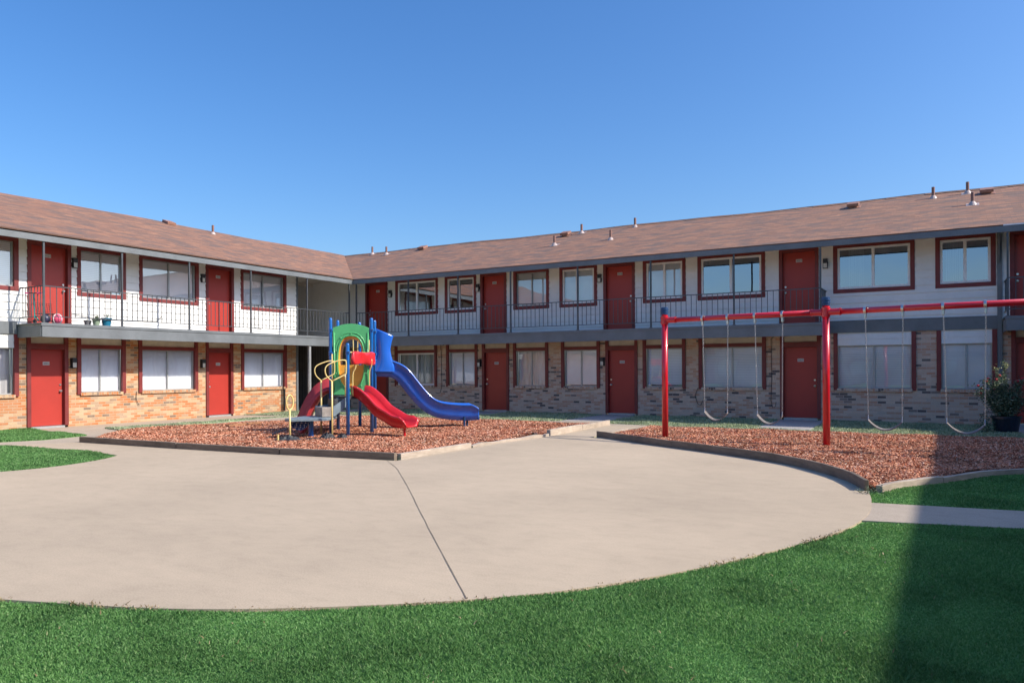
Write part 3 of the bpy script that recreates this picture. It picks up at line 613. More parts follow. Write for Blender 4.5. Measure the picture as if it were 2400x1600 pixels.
side=[(19.85,-13.80),(21.49,-13.56),(26.4,-12.9),(26.4,-14.0),(21.42,-14.58),(19.9,-14.93)]
flat('side_path',side,-.004,'walk')
flat('passage_floor',[(-7,-2.95),(0.019,-2.95),(0.019,0),(-7,0)],-.005,'pad')
# expansion joint crack as a shallow real groove filler (dirt line)
jt=[(12.74,-13.22),(12.90,-13.40),(13.54,-13.99),(14.56,-15.08),(15.60,-16.22),(17.0,-17.76),(18.07,-18.92)]
jt=spline(jt,6); mb=MB()
for i in range(len(jt)-1):
    a=Vector((*jt[i],.0035)); b=Vector((*jt[i+1],.0035)); d=(b-a).normalized(); sd=d.cross(Vector((0,0,1)))
    if i==0: w0=.004; o0=0
    w1=random.uniform(.0025,.0055); o1=random.uniform(-.003,.003)
    mb.add([a+sd*(o0+w0),a+sd*(o0-w0),b+sd*(o1-w1),b+sd*(o1+w1)],[(0,1,2,3)]); w0,o0=w1,o1
M['crack']=paint('crack_dirt',(.22,.175,.135),.95,.3,20); tag(mb.build('plaza_joint','crack'),kind='structure')
# mulch beds
bed1=[(4.95,-13.62),(7.8,-13.52),(10.5,-13.33),(12.72,-13.05),(12.78,-4.58),(5.3,-4.45),(4.25,-4.75),(3.95,-7.3),(3.1,-9.5),(2.95,-11.6)]
bed2=[(14.32,-7.66)]+[(14.30,-4.72),(22.2,-4.72),(27.0,-4.75),(27,-8.6),(23.2,-8.9),(21.85,-10.0),(21.2,-10.65),(20.7,-11.6),(20.22,-12.3),(20.03,-12.82)]+[(x-.02,y+.14) for x,y in curbR[1:-1]]
for poly in (bed1,bed2):
    m=MB(); m.prism(poly,-.1,.035); tag(m.build('mulch_base','mulchbase'),kind='structure')
def chips(name,poly,dens,zz=.045):
    xs=[p[0] for p in poly]; ys=[p[1] for p in poly]; area=(max(xs)-min(xs))*(max(ys)-min(ys)); n=int(area*dens)
    x=RNG.uniform(min(xs),max(xs),n); y=RNG.uniform(min(ys),max(ys),n); k=inpoly(x,y,poly)
    # nearer to the viewer the chips resolve, so keep all; far ones thin out
    d=np.hypot(x-CAM[0],y-CAM[1]); k&=RNG.random(n)<np.clip(15/d,.45,1); x=x[k];y=y[k];d=d[k]; n=len(x)
    mound=.018*np.sin(x*1.7+.4)*np.sin(y*1.9)+.012*np.sin(x*4.1)*np.sin(y*3.7+1)
    L=RNG.uniform(.009,.026,n)*np.clip(d/13,.9,1.25); Wd=RNG.uniform(.005,.012,n)*np.clip(d/13,.9,1.3); a=RNG.uniform(0,2*PI,n); tl=RNG.normal(0,.38,n); rl=RNG.normal(0,.5,n)
    dx=np.cos(a)*np.cos(tl); dy=np.sin(a)*np.cos(tl); dz=np.sin(tl); sx=-np.sin(a)*np.cos(rl); sy=np.cos(a)*np.cos(rl); sz=np.sin(rl)
    c=np.stack([x,y,zz+mound+RNG.uniform(-.004,.016,n)],1); D=np.stack([dx,dy,dz],1)*L[:,None]/1.; W_=np.stack([sx,sy,sz],1)*Wd[:,None]
    tp=RNG.uniform(.4,1,n)[:,None]; V=np.stack([c-D-W_*tp,c+D*.9-W_,c+D+W_*tp,c-D*.9+W_],1)
    return bigmesh(name,V,4,'chips')
tag(chips('wood_chips',bed1,3300),'red brown bark chips filling the bed under the playset','mulch',kind='stuff')
tag(chips('wood_chips',bed2,4500),'red brown bark chips filling the bed under the swings','mulch',kind='stuff')
# timber edging
NEDGE=[0]
def edge(pts,label,mat='wood',w=.09,h=.11,z0=-.03,jit=.004,name='edging_timber',group='timber edging around the mulch beds',n=3):
    m=MB(); P=spline([tuple(p) for p in pts],n) if len(pts)>2 else [pts[0],tuple((pts[0][c]*.5+pts[1][c]*.5) for c in(0,1)),pts[1]]
    V=[];L=len(P)
    for i,(x,y) in enumerate(P):
        a=P[max(0,i-1)]; b=P[min(L-1,i+1)]; d=Vector((b[0]-a[0],b[1]-a[1],0)).normalized(); sd=Vector((-d.y,d.x,0)); hz=h+random.uniform(-jit,jit)
        for (ss,z) in ((-w/2,z0),(w/2,z0),(w/2,z0+hz),(-w/2,z0+hz)): V.append((x+sd.x*ss,y+sd.y*ss,z))
    F=[(i*4+k,i*4+(k+1)%4,i*4+4+(k+1)%4,i*4+4+k) for i in range(L-1) for k in range(4)]+[(3,2,1,0),tuple((L-1)*4+k for k in range(4))]
    acc=[0]
    for i in range(1,L): acc.append(acc[-1]+math.dist(P[i],P[i-1]))
    m.add(V,F); m.uv=[(acc[i//4],(i%4)*.03+z0) for i in range(len(V))]
    return tag(m.build(name,mat,bevel=.008),label,'edging timber',group)
edge([(4.80,-13.72),(7.85,-13.62)],'long dark timber at the far left front corner of the playset bed',h=.145)
edge([(7.87,-13.62),(10.45,-13.42)],'dark timber along the playset bed front, middle of three in a row',h=.14)
edge([(10.47,-13.42),(12.83,-13.13)],'dark timber along the playset bed front, ending at its right corner',h=.15)
edge([(12.82,-13.03),(12.84,-10.9)],'pale bleached timber starting at the near right corner of the playset bed',mat='woodpale',h=.125)
edge([(12.84,-10.85),(12.86,-9.6),(12.97,-8.75),(13.03,-8.0)],'split, splintered pale timber along the right side of the playset bed',mat='woodpale',h=.085,jit=.02)
edge([(13.0,-7.9),(12.93,-6.0)],'pale raised timber with two dark shadows, right side of the playset bed',mat='woodpale',h=.165)
edge([(12.93,-5.98),(12.87,-4.1)],'pale timber at the far right end of the playset bed',mat='woodpale',h=.15)
edge([(5.0,-4.5),(8.6,-4.5)],'thin dark timber behind the blue slide at the back of the playset bed',h=.085)
edge([(8.63,-4.5),(12.8,-4.62)],'thin dark timber on the back edge of the playset bed, right end',h=.085)
edge([(3.98,-7.2),(4.25,-4.75),(4.9,-4.48)],'thin timber at the back left corner of the playset bed',h=.07)
edge([(2.9,-11.6),(3.1,-9.5),(3.9,-7.3)],'weathered timber along the left side of the playset bed',h=.07)
edge([(2.95,-11.65),(4.78,-13.6)],'short timber closing the left corner of the playset bed',h=.07)
c1=curbR[::-1]; k=len(c1)
NM=['far left end by the path','centre','near right end at the grass']
for i,(a,b) in enumerate(((0,k//3+1),(k//3,2*k//3+1),(2*k//3,k))):
    pts=[(x+.0,y+.03) for x,y in c1[a:b]]
    if i==0: pts[0]=(14.12,-7.72)
    edge(pts,'curved brown board bordering the swing bed, '+NM[i],h=.165,w=.05,n=1)
edge([(14.2,-7.72),(14.24,-6.3)],'short weathered timber on the left side of the swing bed, nearer the plaza',h=.125,mat='woodpale')
edge([(14.24,-6.28),(14.3,-4.62)],'low timber on the left side of the swing bed, nearer the building',h=.08)
edge([(14.3,-4.66),(18.4,-4.66)],'long thin timber at the back of the swing bed, left of the second red post',h=.085)
edge([(18.42,-4.66),(22.3,-4.68)],'long thin timber at the back of the swing bed, in front of the planter',h=.085)
edge([(20.08,-12.92),(20.28,-12.35),(20.72,-11.67)],'pale timber at the point of the swing bed, touching the curved board',mat='woodpale',h=.1,w=.08)
edge([(20.73,-11.66),(21.24,-10.71),(21.9,-10.0)],'pale timber between the swing bed and the lawn, in shade',mat='woodpale',h=.09,w=.07)
edge([(21.92,-9.98),(23.3,-8.85)],'pale timber at the right edge of the swing bed',mat='woodpale',h=.09,w=.07)
edge([(4.71,-9.88),(4.53,-8.67)],'loose orange brown board lying in the chips at the left','woodorange',w=.12,h=.14,name='loose_board',group='loose boards')
# grass
def grass(name,region_fn,box,dens,label,mat='grass',h=(.012,.032),lod=None,z=-.020,bend=1.1,wd=.0027):
    x0,x1,y0,y1=box; n=int((x1-x0)*(y1-y0)*dens); x=RNG.uniform(x0,x1,n); y=RNG.uniform(y0,y1,n); k=region_fn(x,y)
    d=np.hypot(x-CAM[0],y-CAM[1])
    if lod is not None: k&=RNG.random(n)<lod(d)
    x=x[k];y=y[k];d=d[k];n=len(x)
    clump=.75+.35*np.sin(x*3.1+np.sin(y*2.3)*1.4)*np.sin(y*2.9+np.sin(x*1.7))
    H=RNG.uniform(h[0],h[1],n)*clump; a=RNG.uniform(0,2*PI,n); W=wd*np.clip(d/4,1,6)*RNG.uniform(.7,1.3,n)
    lean=RNG.uniform(.1,1,n)*bend*H; la=RNG.uniform(0,2*PI,n)
    bx=np.cos(a)*W; by=np.sin(a)*W; lx=np.cos(la)*lean; ly=np.sin(la)*lean; z0=np.full(n,z)
    b0=np.stack([x-bx,y-by,z0],1); b1=np.stack([x+bx,y+by,z0],1)
    m0=np.stack([x-bx*.75+lx*.35,y-by*.75+ly*.35,z0+H*.6],1); m1=np.stack([x+bx*.75+lx*.35,y+by*.75+ly*.35,z0+H*.6],1)
    t=np.stack([x+lx,y+ly,z0+H],1); V=np.stack([b0,b1,m1,t,m0],1)
    return tag(bigmesh(name,V,5,mat),label,'grass',kind='stuff')
pz_=np.array(plaza)
def frus(x,y,mrg=1.18,far=40):
    dx=x-CAM[0]; dy=y-CAM[1]; dep=-.5*dx+.8660254*dy; lat=.8660254*dx+.5*dy
    return (dep>2.3)&(dep<far)&(np.abs(lat)<dep*.68*mrg+.7)
edge_j=lambda x,y:.03*np.sin(x*9)+.02*np.sin(y*17+x*5)
def rg_front(x,y):
    j=edge_j(x,y); return frus(x,y)&~inpoly(x+j,y+j,plaza)&~inpoly(x+j*.5,y+j*.5,side)&~inpoly(x,y,bed2)&((x>9)&((y<-14.0)))
tag(None,None) if False else None
grass('grass',rg_front,(9,26,-23,-14.0),24000,'deep green mown lawn in the foreground',lod=lambda d:np.clip((4.2/d)**1.5,.10,1))
M['dry']=scatter_mat('dry_thatch',[(0,(.16,.11,.06)),(.5,(.34,.26,.14)),(1,(.50,.42,.28))],.8,.1,2)
def rg_edge(x,y):
    j=edge_j(x,y); a=inpoly(x+j,y+j,plaza); c=(13.9,-14.2); q=1-.045/np.hypot(x-c[0],y-c[1]); b=inpoly(c[0]+(x-c[0])*q,c[1]+(y-c[1])*q,plaza)
    return frus(x,y)&(y<-14.0)&(x>9)&(b&~a|(~a&(RNG.random(len(x))<.010))|(a&~inpoly(c[0]+(x-c[0])/q,c[1]+(y-c[1])/q,plaza)&(RNG.random(len(x))<.25)))&(np.sin(x*5+y*3)>-.2)&~inpoly(x,y,side)&(RNG.random(len(x))<.22)
grass('thatch',rg_edge,(9,21,-21.5,-14.0),9000,'dry clippings and thatch along the rim of the round concrete','dry',h=(.012,.030),z=-.004,bend=2.2,wd=.0026)
def rg_right(x,y):
    j=edge_j(x,y); return frus(x,y,1.3)&~inpoly(x+j*.5,y+j*.5,side)&~inpoly(x,y,bed2)&(x>20.02+.02*(y+14)**2*0)&(y>-14.0)&(y<-8)&~inpoly(x,y,plaza)
grass('grass',rg_right,(20,27,-14,-8),6500,'green lawn wedge between the side path and the swing bed',lod=lambda d:np.clip((8/d)**1.5,.3,1))
LLG=[(4.15,-15.0),(5.32,-14.77),(6.68,-14.7)]+leftL+[(8.2,-17.6),(7.5,-19),(5,-20),(1.4,-20),(1.4,-15.4)]
ULG=[(-.0+1.1,-12.3),(.4,-13.2),(1.4,-15.2),(3.54,-14.75),(3.6,-13.82),(3.31,-12.72),(2.2,-12.5)]
ULG=[(.03,-12.28),(1.01,-12.47),(3.31,-12.72),(3.54,-13.82),(3.2,-14.6),(1.4,-14.9),(.03,-14.9)]
flat('lawn_soil',ULG,.002,'lawnbase')
grass('grass',lambda x,y:inpoly(x,y,LLG),(1,9,-20,-14.6),3600,'pointed green lawn at the left edge, beside the plaza',h=(.03,.06),wd=.003)
grass('grass',lambda x,y:inpoly(x,y,ULG),(0,4,-15,-12.2),4500,'small green lawn below the first red door at the left',h=(.03,.06),z=0,wd=.003)
# pale turf strips by the walls
pads=[[(10.2,-4.7),(10.2,-4.0),(10.95,-3.2),(10.9,.2),(12.3,.2),(12.35,-3.0),(12.7,-3.7),(14.4,-3.9),(14.4,-4.8)],[(16.5,.2),(17.85,.2),(17.95,-3.75),(16.6,-3.75)],[(6.2,.2),(7.5,.2),(7.5,-1.6),(6.2,-1.6)],[(22.1,.2),(23.6,.2),(27.6,-4.1),(22.3,-4.1)],[(.7,.2),(2.05,.2),(2.1,-3.4),(.7,-3.4)]]
def rg_back(x,y):
    k=(y>-4.62)&(y<0)&(x>2.1)&~((x<8.7)&(y<-3.8+.05*np.sin(x*5)))
    for p in pads: k&=~inpoly(x,y,p)
    return k
m=MB(); m.box((2.15,-4.6,-.1),(27.5,0,-.016)); tag(m.build('turf_ground','strip'),kind='structure')
grass('turf',rg_back,(2.1,27,-4.65,0),1100,'pale worn grass strip along the foot of the shaded wall','turf',h=(.03,.075),z=-.016,wd=.0022)
T1=[(1.55,-11.2),(2.3,-11.3),(2.35,-9.4),(2.15,-7.6),(2.3,-5.2),(2.1,-5.0),(1.75,-7.5),(1.9,-9.3)]
T2=[(.06,-5.4),(.06,-3.0),(1.4,-3.05),(1.9,-4.6),(1.2,-5.2)]
for T,l in ((T1,'narrow pale grass strip between the left path and the playset bed'),(T2,'small pale grass patch by the left wing near the passage')):
    flat('turf_soil',T,.006,'strip'); grass('turf',lambda x,y:inpoly(x,y,T),(0,3,-12,-2.9),3000,l,'turf',h=(.03,.06),z=.004,wd=.0022)
# ------------------------------------------------------------------ swing set
BZ=2.54
def bp(x): return (x,-7.32-.17*(x-15.53))
SW=empty('swing_set',(15.53,-7.32,.0)); tag(SW,'long red tubular swing set frame with dark blue post caps','swing set')
for x in (15.53,18.84,22.55):
    p=bp(x); m=MB(); m.lathe((p[0],p[1],0),[(.065,0),(.065,2.69)],20); o=m.build('post','red_metal',SW); [setattr(f,'use_smooth',True) for f in o.data.polygons if len(f.vertices)==4]
    m=MB(); m.lathe((p[0],p[1],2.66),[(.074,0),(.074,.04),(.081,.045),(.081,.06),(.074,.065),(.074,.09),(.083,.095),(.083,.115),(.077,.12),(.077,.15),(.06,.16)],20); m.build('cap','cap_blue',SW)
    m=MB(); u=Vector((1,-.17,0)).normalized(); c=Vector((*p,BZ))
    m.lathe((p[0],p[1],BZ-.09),[(.078,0),(.078,.18)],20)
    for sg in (-1,1):
        if (x<16 and sg<0) or (x>22 and sg>0): continue
        m.tube([c+u*sg*.06,c+u*sg*.27],.061,16)
        m.tube([c+u*sg*.24,c+u*sg*.27],.067,16)
    for a in range(4):
        for zz in (-.05,.05): q=c+Vector((math.cos(a*PI/2+.5),math.sin(a*PI/2+.5),0))*.078+Vector((0,0,zz)); m.tube([q,q+(q-c-Vector((0,0,zz))).normalized()*.016],.012,6)
    m.build('bracket','red_metal',SW)
for a,b in ((15.7,18.7),(18.98,22.4)):
    m=MB(); m.tube([(*bp(a),BZ),(*bp(b),BZ)],.054,20); o=m.build('beam','red_metal',SW); [setattr(f,'use_smooth',True) for f in o.data.polygons if len(f.vertices)==4]
def hanger(x):
    c=Vector((*bp(x),BZ)); u=Vector((1,-.17,0)).normalized(); m=MB()
    v=u.cross(Vector((0,0,1)))
    ring=[c+(v*math.cos(t)+Vector((0,0,1))*math.sin(t))*.061 for t in [2*PI*i/16 for i in range(16)]]
    V=[];F=[]
    for q in ring:
        n=(q-c).normalized(); V+= [q-u*.022,q+u*.022,q+u*.022+n*.008,q-u*.022+n*.008]
    for i in range(16):
        j=(i+1)%16; F+=[(i*4+k,j*4+k,j*4+(k+1)%4,i*4+(k+1)%4) for k in range(4)]
    m.add(V,F); m.obox(c-Vector((0,0,.10)),u,v,(0,0,1),.018,.03,.04); m.tube([c-Vector((0,0,.13)),c-Vector((0,0,.155))],.014,8); return m.build('hanger','steel',SW,bevel=.002)
def chain(mb,p,q):
    p=Vector(p);q=Vector(q);d=(q-p);L=d.length;d.normalize();pitch=.040;n=int(L/pitch)
    a=d.cross(Vector((0,1,0))).normalized();b=d.cross(a)
    for i in range(n):
        c=p+d*(i+.5)*L/n; s=(a+b).normalized() if i%2 else (a-b).normalized(); hl=.029;hw=.011
        pts=[c+d*hl*math.sin(t)*1.0+s*hw*math.cos(t) for t in [2*PI*k/8 for k in range(8)]]
        mb.tube(pts,.0029,5,closed=True)
def swing(xa,xb,label,low,skew=0):
    A_=Vector((*bp(xa),BZ-.155)); B_=Vector((*bp(xb),BZ-.155)); mid=(A_+B_)/2
    root=empty('swing',(mid.x,mid.y,low)); tag(root,label,'swing','swings hanging from the red frame')
    a=Vector((A_.x*.93+B_.x*.07,A_.y*.93+B_.y*.07+skew,low+.16)); b=Vector((B_.x*.97+A_.x*.03,B_.y*.97+A_.y*.03+skew,low+.15))
    for P_,Q_ in ((A_,a),(B_,b)): m=MB(); chain(m,P_,Q_+Vector((0,0,.1))); m.build('chain','chain',root)
    for Q_ in (a,b):
        m=MB(); m.tube([Q_+Vector((0,0,.10)),Q_+Vector((.0,.04,.0)),Q_+Vector((0,-.04,0))],.006,6,closed=True); m.build('shackle','steel',root)
    n=14; V=[];F=[]
    for i in range(n+1):
        t=i/n; p=a.lerp(b,t); sag=-(1-(2*t-1)**2)*.16; w=.07
        for dy,dz in ((-w,-.006),(w,.012),(w,.030),(-w,.014)): V.append((p.x,p.y+dy,p.z+sag+dz))
    for i in range(n): F+=[(i*4+k,i*4+(k+1)%4,i*4+4+(k+1)%4,i*4+4+k) for k in range(4)]
    F+=[(3,2,1,0),tuple(n*4+k for k in range(4))]; m=MB(); m.add(V,F); m.build('seat','rubber',root,smooth=False)
for x in (16.40,16.94,17.50,18.04,19.52,20.13,20.75,21.36): hanger(x)
swing(16.40,16.94,'belt swing nearest the left post of the red frame',.43)
swing(17.50,18.04,'belt swing hanging just left of the middle red post',.40)
swing(19.52,20.13,'belt swing just right of the middle red post, in front of the slatted blind',.38)
swing(20.75,21.36,'rightmost belt swing, hanging in front of the planted pot',.38)
# ------------------------------------------------------------------ playset (laid out in its own plan, turned 30 degrees)
GZ=.05
def G(a,b,z=0): return Vector((CAM[0]-.5*b+.8660254*a,CAM[1]+.8660254*b+.5*a,z))
def gd(a,b): return G(a,b)-G(0,0)
PS=empty('playset',tuple(G(-3.8,17.9,0))); tag(PS,'colourful playset with green arch panel, red slide and tall blue slide','playset')
posts=dict(P1=(-4.21,17.5,2.72),P2=(-4.24,18.35,2.72),P3=(-3.87,19.15,2.72),P4=(-3.28,17.6,2.72),P5=(-3.36,18.45,2.72),P6=(-3.63,16.65,2.10))
for kx,(a,b,h) in posts.items():
    m=MB(); q=G(a,b); m.lathe((q.x,q.y,0),[(.04,0),(.04,h-.04),(.037,h-.02),(.028,h-.006),(.012,h)],16); m.build('post','post_blue',PS,smooth=True)
    for zc in ((2.44,) if h>2.5 else ())+(1.90,):
        m=MB(); m.lathe((q.x,q.y,zc),[(.046,0),(.05,.006),(.05,.024),(.046,.03)],16); m.lathe((q.x,q.y,zc-.05),[(.046,0),(.05,.006),(.05,.02),(.046,.026)],16)
        m.obox(q+Vector((.06,-.02,zc+.0)),(1,0,0),(0,1,0),(0,0,1),.022,.012,.02); m.build('clamp','post_blue',PS)
def plan_prism(poly,z0,z1,name,mat,bevel=.008):
    m=MB(); m.prism([tuple(G(a,b))[:2] for a,b in poly],z0,z1); return m.build(name,mat,PS,bevel=bevel)
plan_prism([(-4.2,17.48),(-3.3,17.56),(-3.63,16.70)],.855,.915,'deck','deck')
plan_prism([(-4.2,17.5),(-3.3,17.6),(-3.37,18.43),(-4.22,18.33)],.850,.91,'deck','deck')
plan_prism([(-4.22,18.35),(-3.38,18.45),(-3.86,19.12)],1.40,1.46,'deck','deck')
# barrier under the high deck
plan_prism([(-4.2,18.36),(-3.4,18.45),(-3.4,18.48),(-4.2,18.39)],.91,1.40,'riser_panel','deck')
# green arch panel
E1=G(-4.21,17.5);E4=G(-3.28,17.6);ux=(E4-E1).normalized();nv=Vector((ux.y,-ux.x,0)); cc=(E1+E4)/2; cc.z=0
if nv.dot(Vector((CAM[0],CAM[1],0))-cc)<0: nv=-nv
def oval(t,hw,hh,e=2.6):
    c,s_=math.cos(t),math.sin(t); return hw*abs(c)**(2/e)*(1 if c>0 else -1),hh*abs(s_)**(2/e)*(1 if s_>0 else -1)
Nn=144; V=[];F=[]
def outerpt(t):
    hx,hz=oval(t,.295,.60); # project outwards to the outline
    c,s_=math.cos(t),math.sin(t); k=1e9
    # outline: |x|<.415, z from .93 to 2.40+arc
    cz=1.69
    for r in np.linspace(.3,1.4,700):
        x=c*r*.75; z=cz+s_*r
        top=2.48+.10*(1-(x/.415)**2)
        if abs(x)>=.415 or z>=top or z<=.93: k=r; break
    x=c*k*.75; z=cz+s_*k; return max(-.415,min(.415,x)),z
for fr in (0,1):
    off=nv*(.03 if fr==0 else -.02)
    for i in range(Nn):
        t=2*PI*i/Nn; x,z=oval(t,.295,.60); V.append(cc+ux*x+Vector((0,0,1.69+z))+off)
    for i in range(Nn):
        t=2*PI*i/Nn; x,z=outerpt(t); V.append(cc+ux*x+Vector((0,0,z))+off)
for i in range(Nn):
    j=(i+1)%Nn
    F+=[(i,j,Nn+j,Nn+i),(2*Nn+i,3*Nn+i,3*Nn+j,2*Nn+j),(Nn+i,Nn+j,3*Nn+j,3*Nn+i),(i,2*Nn+i,2*Nn+j,j)]
m=MB(); m.add(V,F)
gp=m.build('arch_panel','green',PS,bevel=.008)
def ovalring(hw,hh,r,off,cz=1.69,n=48,a0=0,a1=2*PI):
    return [cc+ux*oval(a0+(a1-a0)*i/n,hw,hh)[0]+Vector((0,0,cz+oval(a0+(a1-a0)*i/n,hw,hh)[1]))+nv*off for i in range(n)]
m=MB(); m.tube(ovalring(.31,.615,0,.035),.016,8,closed=True); m.tube(ovalring(.365,.68,0,.03,n=40,a0=.15,a1=PI-.15),.012,8)
for i in range(10):
    x,z=oval(2*PI*(i+.5)/10,.35,.655); q=cc+ux*x+Vector((0,0,1.69+z)); m.tube([q+nv*.03,q+nv*.048],.017,8)
for sg in (-1,1): m.tube([cc+ux*sg*.39+Vector((0,0,.98))+nv*.03,cc+ux*sg*.375+Vector((0,0,1.5))+nv*.035,cc+ux*sg*.39+Vector((0,0,2.38))+nv*.03],.018,8)
m.build('panel_rim','green',gp,smooth=True)
# amber sleeve and half window
V=[];F=[]; n=48
for k,(off,hw,hh) in enumerate(((.02,.292,.597),(-.12,.285,.585),(-.34,.25,.55),(-.34,.235,.535),(-.12,.27,.57),(.02,.28,.585))):
    for i in range(n): x,z=oval(2*PI*i/n,hw,hh); V.append(cc+ux*x+Vector((0,0,1.69+z))+nv*off)
for k in range(6):
    for i in range(n): F.append((k*n+i,k*n+(i+1)%n,((k+1)%6)*n+(i+1)%n,((k+1)%6)*n+i))
m=MB(); m.add(V,F); sl_=m.build('tunnel_sleeve','orange',gp,smooth=True)
pts=[cc+ux*oval(t,.275,.575)[0]+Vector((0,0,1.69+oval(t,.275,.575)[1]))-nv*.05 for t in [PI*1.02+ (PI*.96)*i/24 for i in range(25)]]
m=MB(); m.extr(pts,-nv*.025); m.build('bubble_window','orange',gp,bevel=.004)
# red bumpy panel between the short post and the tall post
a6=G(-3.63,16.65);a4=G(-3.28,17.6); du=(a4-a6).normalized(); dn=Vector((du.y,-du.x,0)); 
if dn.dot(Vector((CAM[0],CAM[1],0))-a6)<0: dn=-dn
V=[];F=[]; nu,nw=26,16
for i in range(nu+1):
    for j in range(nw):
        t=2*PI*j/nw; u=i/nu; prof=(1-abs(2*u-1)**8)**.22 if 0<u<1 else 0
        hz=.148*(1+.07*math.sin(u*8+.5)-(.10 if math.sin(t)<0 else 0)*math.sin(u*7-.6)); tk=.06*(1+.35*math.sin(u*9+2+math.sin(t)*2)+.2*math.sin(u*19+math.cos(t)*3))
        c=a6.lerp(a4,.07+.99*u)+dn*.05; sg_=lambda v:abs(v)**.55*(1 if v>0 else -1); z=1.77+sg_(math.sin(t))*hz*(prof*.8+.2*(prof>0)); off=sg_(math.cos(t))*tk*prof
        V.append((c.x+dn.x*off,c.y+dn.y*off,z))
for i in range(nu): F+=[(i*nw+j,i*nw+(j+1)%nw,(i+1)*nw+(j+1)%nw,(i+1)*nw+j) for j in range(nw)]
m=MB(); m.add(V,F); m.build('hood_panel','red_pl',PS,smooth=True,sub=1)
m=MB(); m.tube([a6+Vector((0,0,1.9)),a4+Vector((0,0,1.9))],.014,8); m.build('crossbar','yellow',PS)
# slides: channel swept along a path
def chute(o,d2,ds,zs,w,H,skirt,name,mat,root,Hn=None):
    """o plan start, d2 plan direction, ds distances, zs floor heights"""
    pts=spline([(a,b) for a,b in zip(ds,zs)],5); dv=gd(*d2).normalized(); sd=dv.cross(Vector((0,0,1))); V=[];F=[]; O=G(*o)
    L=len(pts); Hn=H if Hn is None else Hn
    for i,(dd,z) in enumerate(pts):
        a=pts[max(0,i-1)]; b=pts[min(L-1,i+1)]; tx,tz=b[0]-a[0],b[1]-a[1]; l=math.hypot(tx,tz); tx/=l;tz/=l
        up=Vector((0,0,1))*tx-dv*tz; up=(up*.75+Vector((0,0,1))*.25).normalized(); c=O+dv*dd+Vector((0,0,z)); fl=1+.10*max(0,(i/(L-1)-.8))*5
        e=min(1,(L-1-i)/4); hf=H*(.55+.45*e); hn=Hn*(.55+.45*e)
        pr=[(-w-.045,hn-.035),(-w-.042,hn+.012),(-w+.012,hn+.012),(-w+.025,.11),(-w+.085,.02),(0,0),(w-.085,.02),(w-.025,.11),(w-.012,hf+.012),(w+.042,hf+.012),(w+.045,hf-.035),(w+.012,hf-.04),(w,.02),(w-.03,-skirt),(w-.05,-skirt),(w-.08,-.03),(0,-.03),(-w+.08,-.03),(-w+.05,-skirt),(-w+.03,-skirt),(-w,.02),(-w-.012,hn-.04)]
        for cx,h in pr: V.append(c+sd*cx*fl+up*h)
    n=22
    for i in range(L-1): F+=[(i*n+k,(i+1)*n+k,(i+1)*n+(k+1)%n,i*n+(k+1)%n) for k in range(n)]
    F+=[tuple(range(n)),tuple(range((L-1)*n+n-1,(L-1)*n-1,-1))]
    m=MB(); m.add(V,F); ob=m.build(name,mat,root,smooth=True)
    return ob
rs=chute((-3.50,17.12),(.88,-.47),[0,.12,.35,.62,.88,1.1,1.3,1.48],[.93,.91,.76,.53,.40,.30,.27,.28],.235,.21,.03,'red_slide','red_pl',PS)
q=G(-2.36,16.5); m=MB(); m.tube([(q.x,q.y,0),(q.x,q.y,.25)],.028,10); m.build('leg','red_metal',rs)
# raised end-walls where the red slide meets the deck
bs=chute((-3.58,18.72),(.985,.17),[0,.45,.62,.8,1.03,1.27,1.5,1.75,2.1,2.5,2.74],[1.47,1.465,1.43,1.32,1.03,.74,.54,.43,.375,.355,.37],.27,.27,.13,'blue_slide','blue_pl',PS)
for a,b,zt in ((-1.20,18.85,.33),(-1.16,19.35,.33)):
    q=G(a,b); m=MB(); m.tube([(q.x,q.y,0),(q.x,q.y,zt)],.03,10); m.build('leg','cap_blue',bs)
dv=gd(.985,.17).normalized(); sdv=dv.cross(Vector((0,0,1))); O=G(-3.58,18.72)
hood=[(.20,2.52),(.3,2.48),(.45,2.41),(.62,2.34),(.635,2.30),(.60,2.22),(.565,2.11),(.555,1.98),(.57,1.84),(.62,1.70),(.64,1.58),(.64,1.45),(.04,1.45),(.16,1.62),(.22,1.8),(.23,2.0),(.21,2.3)]
for sg in (1,-1):
    Lp=spline([(.04,1.45),(.16,1.62),(.22,1.8),(.23,2.0),(.21,2.3),(.20,2.52)],4); Rp=spline([(.64,1.45),(.64,1.58),(.57,1.84),(.545,2.0),(.57,2.15),(.62,2.34)],4); nc=10; V=[];F=[]
    for (a0,z0),(a1,z1) in zip(Lp,Rp):
        for c_ in range(nc+1):
            u=c_/nc; V.append(O+dv*(a0+(a1-a0)*u)+Vector((0,0,z0+(z1-z0)*u))+sdv*sg*(.27+.075*math.sin(PI*u)**.7+(.02 if u in(0,1) else 0)))
    for q_ in range(len(Lp)-1): F+=[(q_*(nc+1)+c_,q_*(nc+1)+c_+1,(q_+1)*(nc+1)+c_+1,(q_+1)*(nc+1)+c_) for c_ in range(nc)]
    m=MB(); m.add(V,F); hd=m.build('hood_side','blue_pl',bs,smooth=True); so=hd.modifiers.new('S','SOLIDIFY'); so.thickness=.035; so.offset=0
m=MB(); m.tube([O+dv*.24+sdv*.3+Vector((0,0,2.46)),O+dv*.24-sdv*.3+Vector((0,0,2.46))],.022,8); m.tube([O+dv*.02+sdv*.37+Vector((0,0,1.78)),O-dv*.07+sdv*.37+Vector((0,0,1.76)),O-dv*.07+sdv*.37+Vector((0,0,1.58)),O+dv*.02+sdv*.37+Vector((0,0,1.56))],.018,8); m.build('hood_bar','blue_pl',bs,smooth=True)
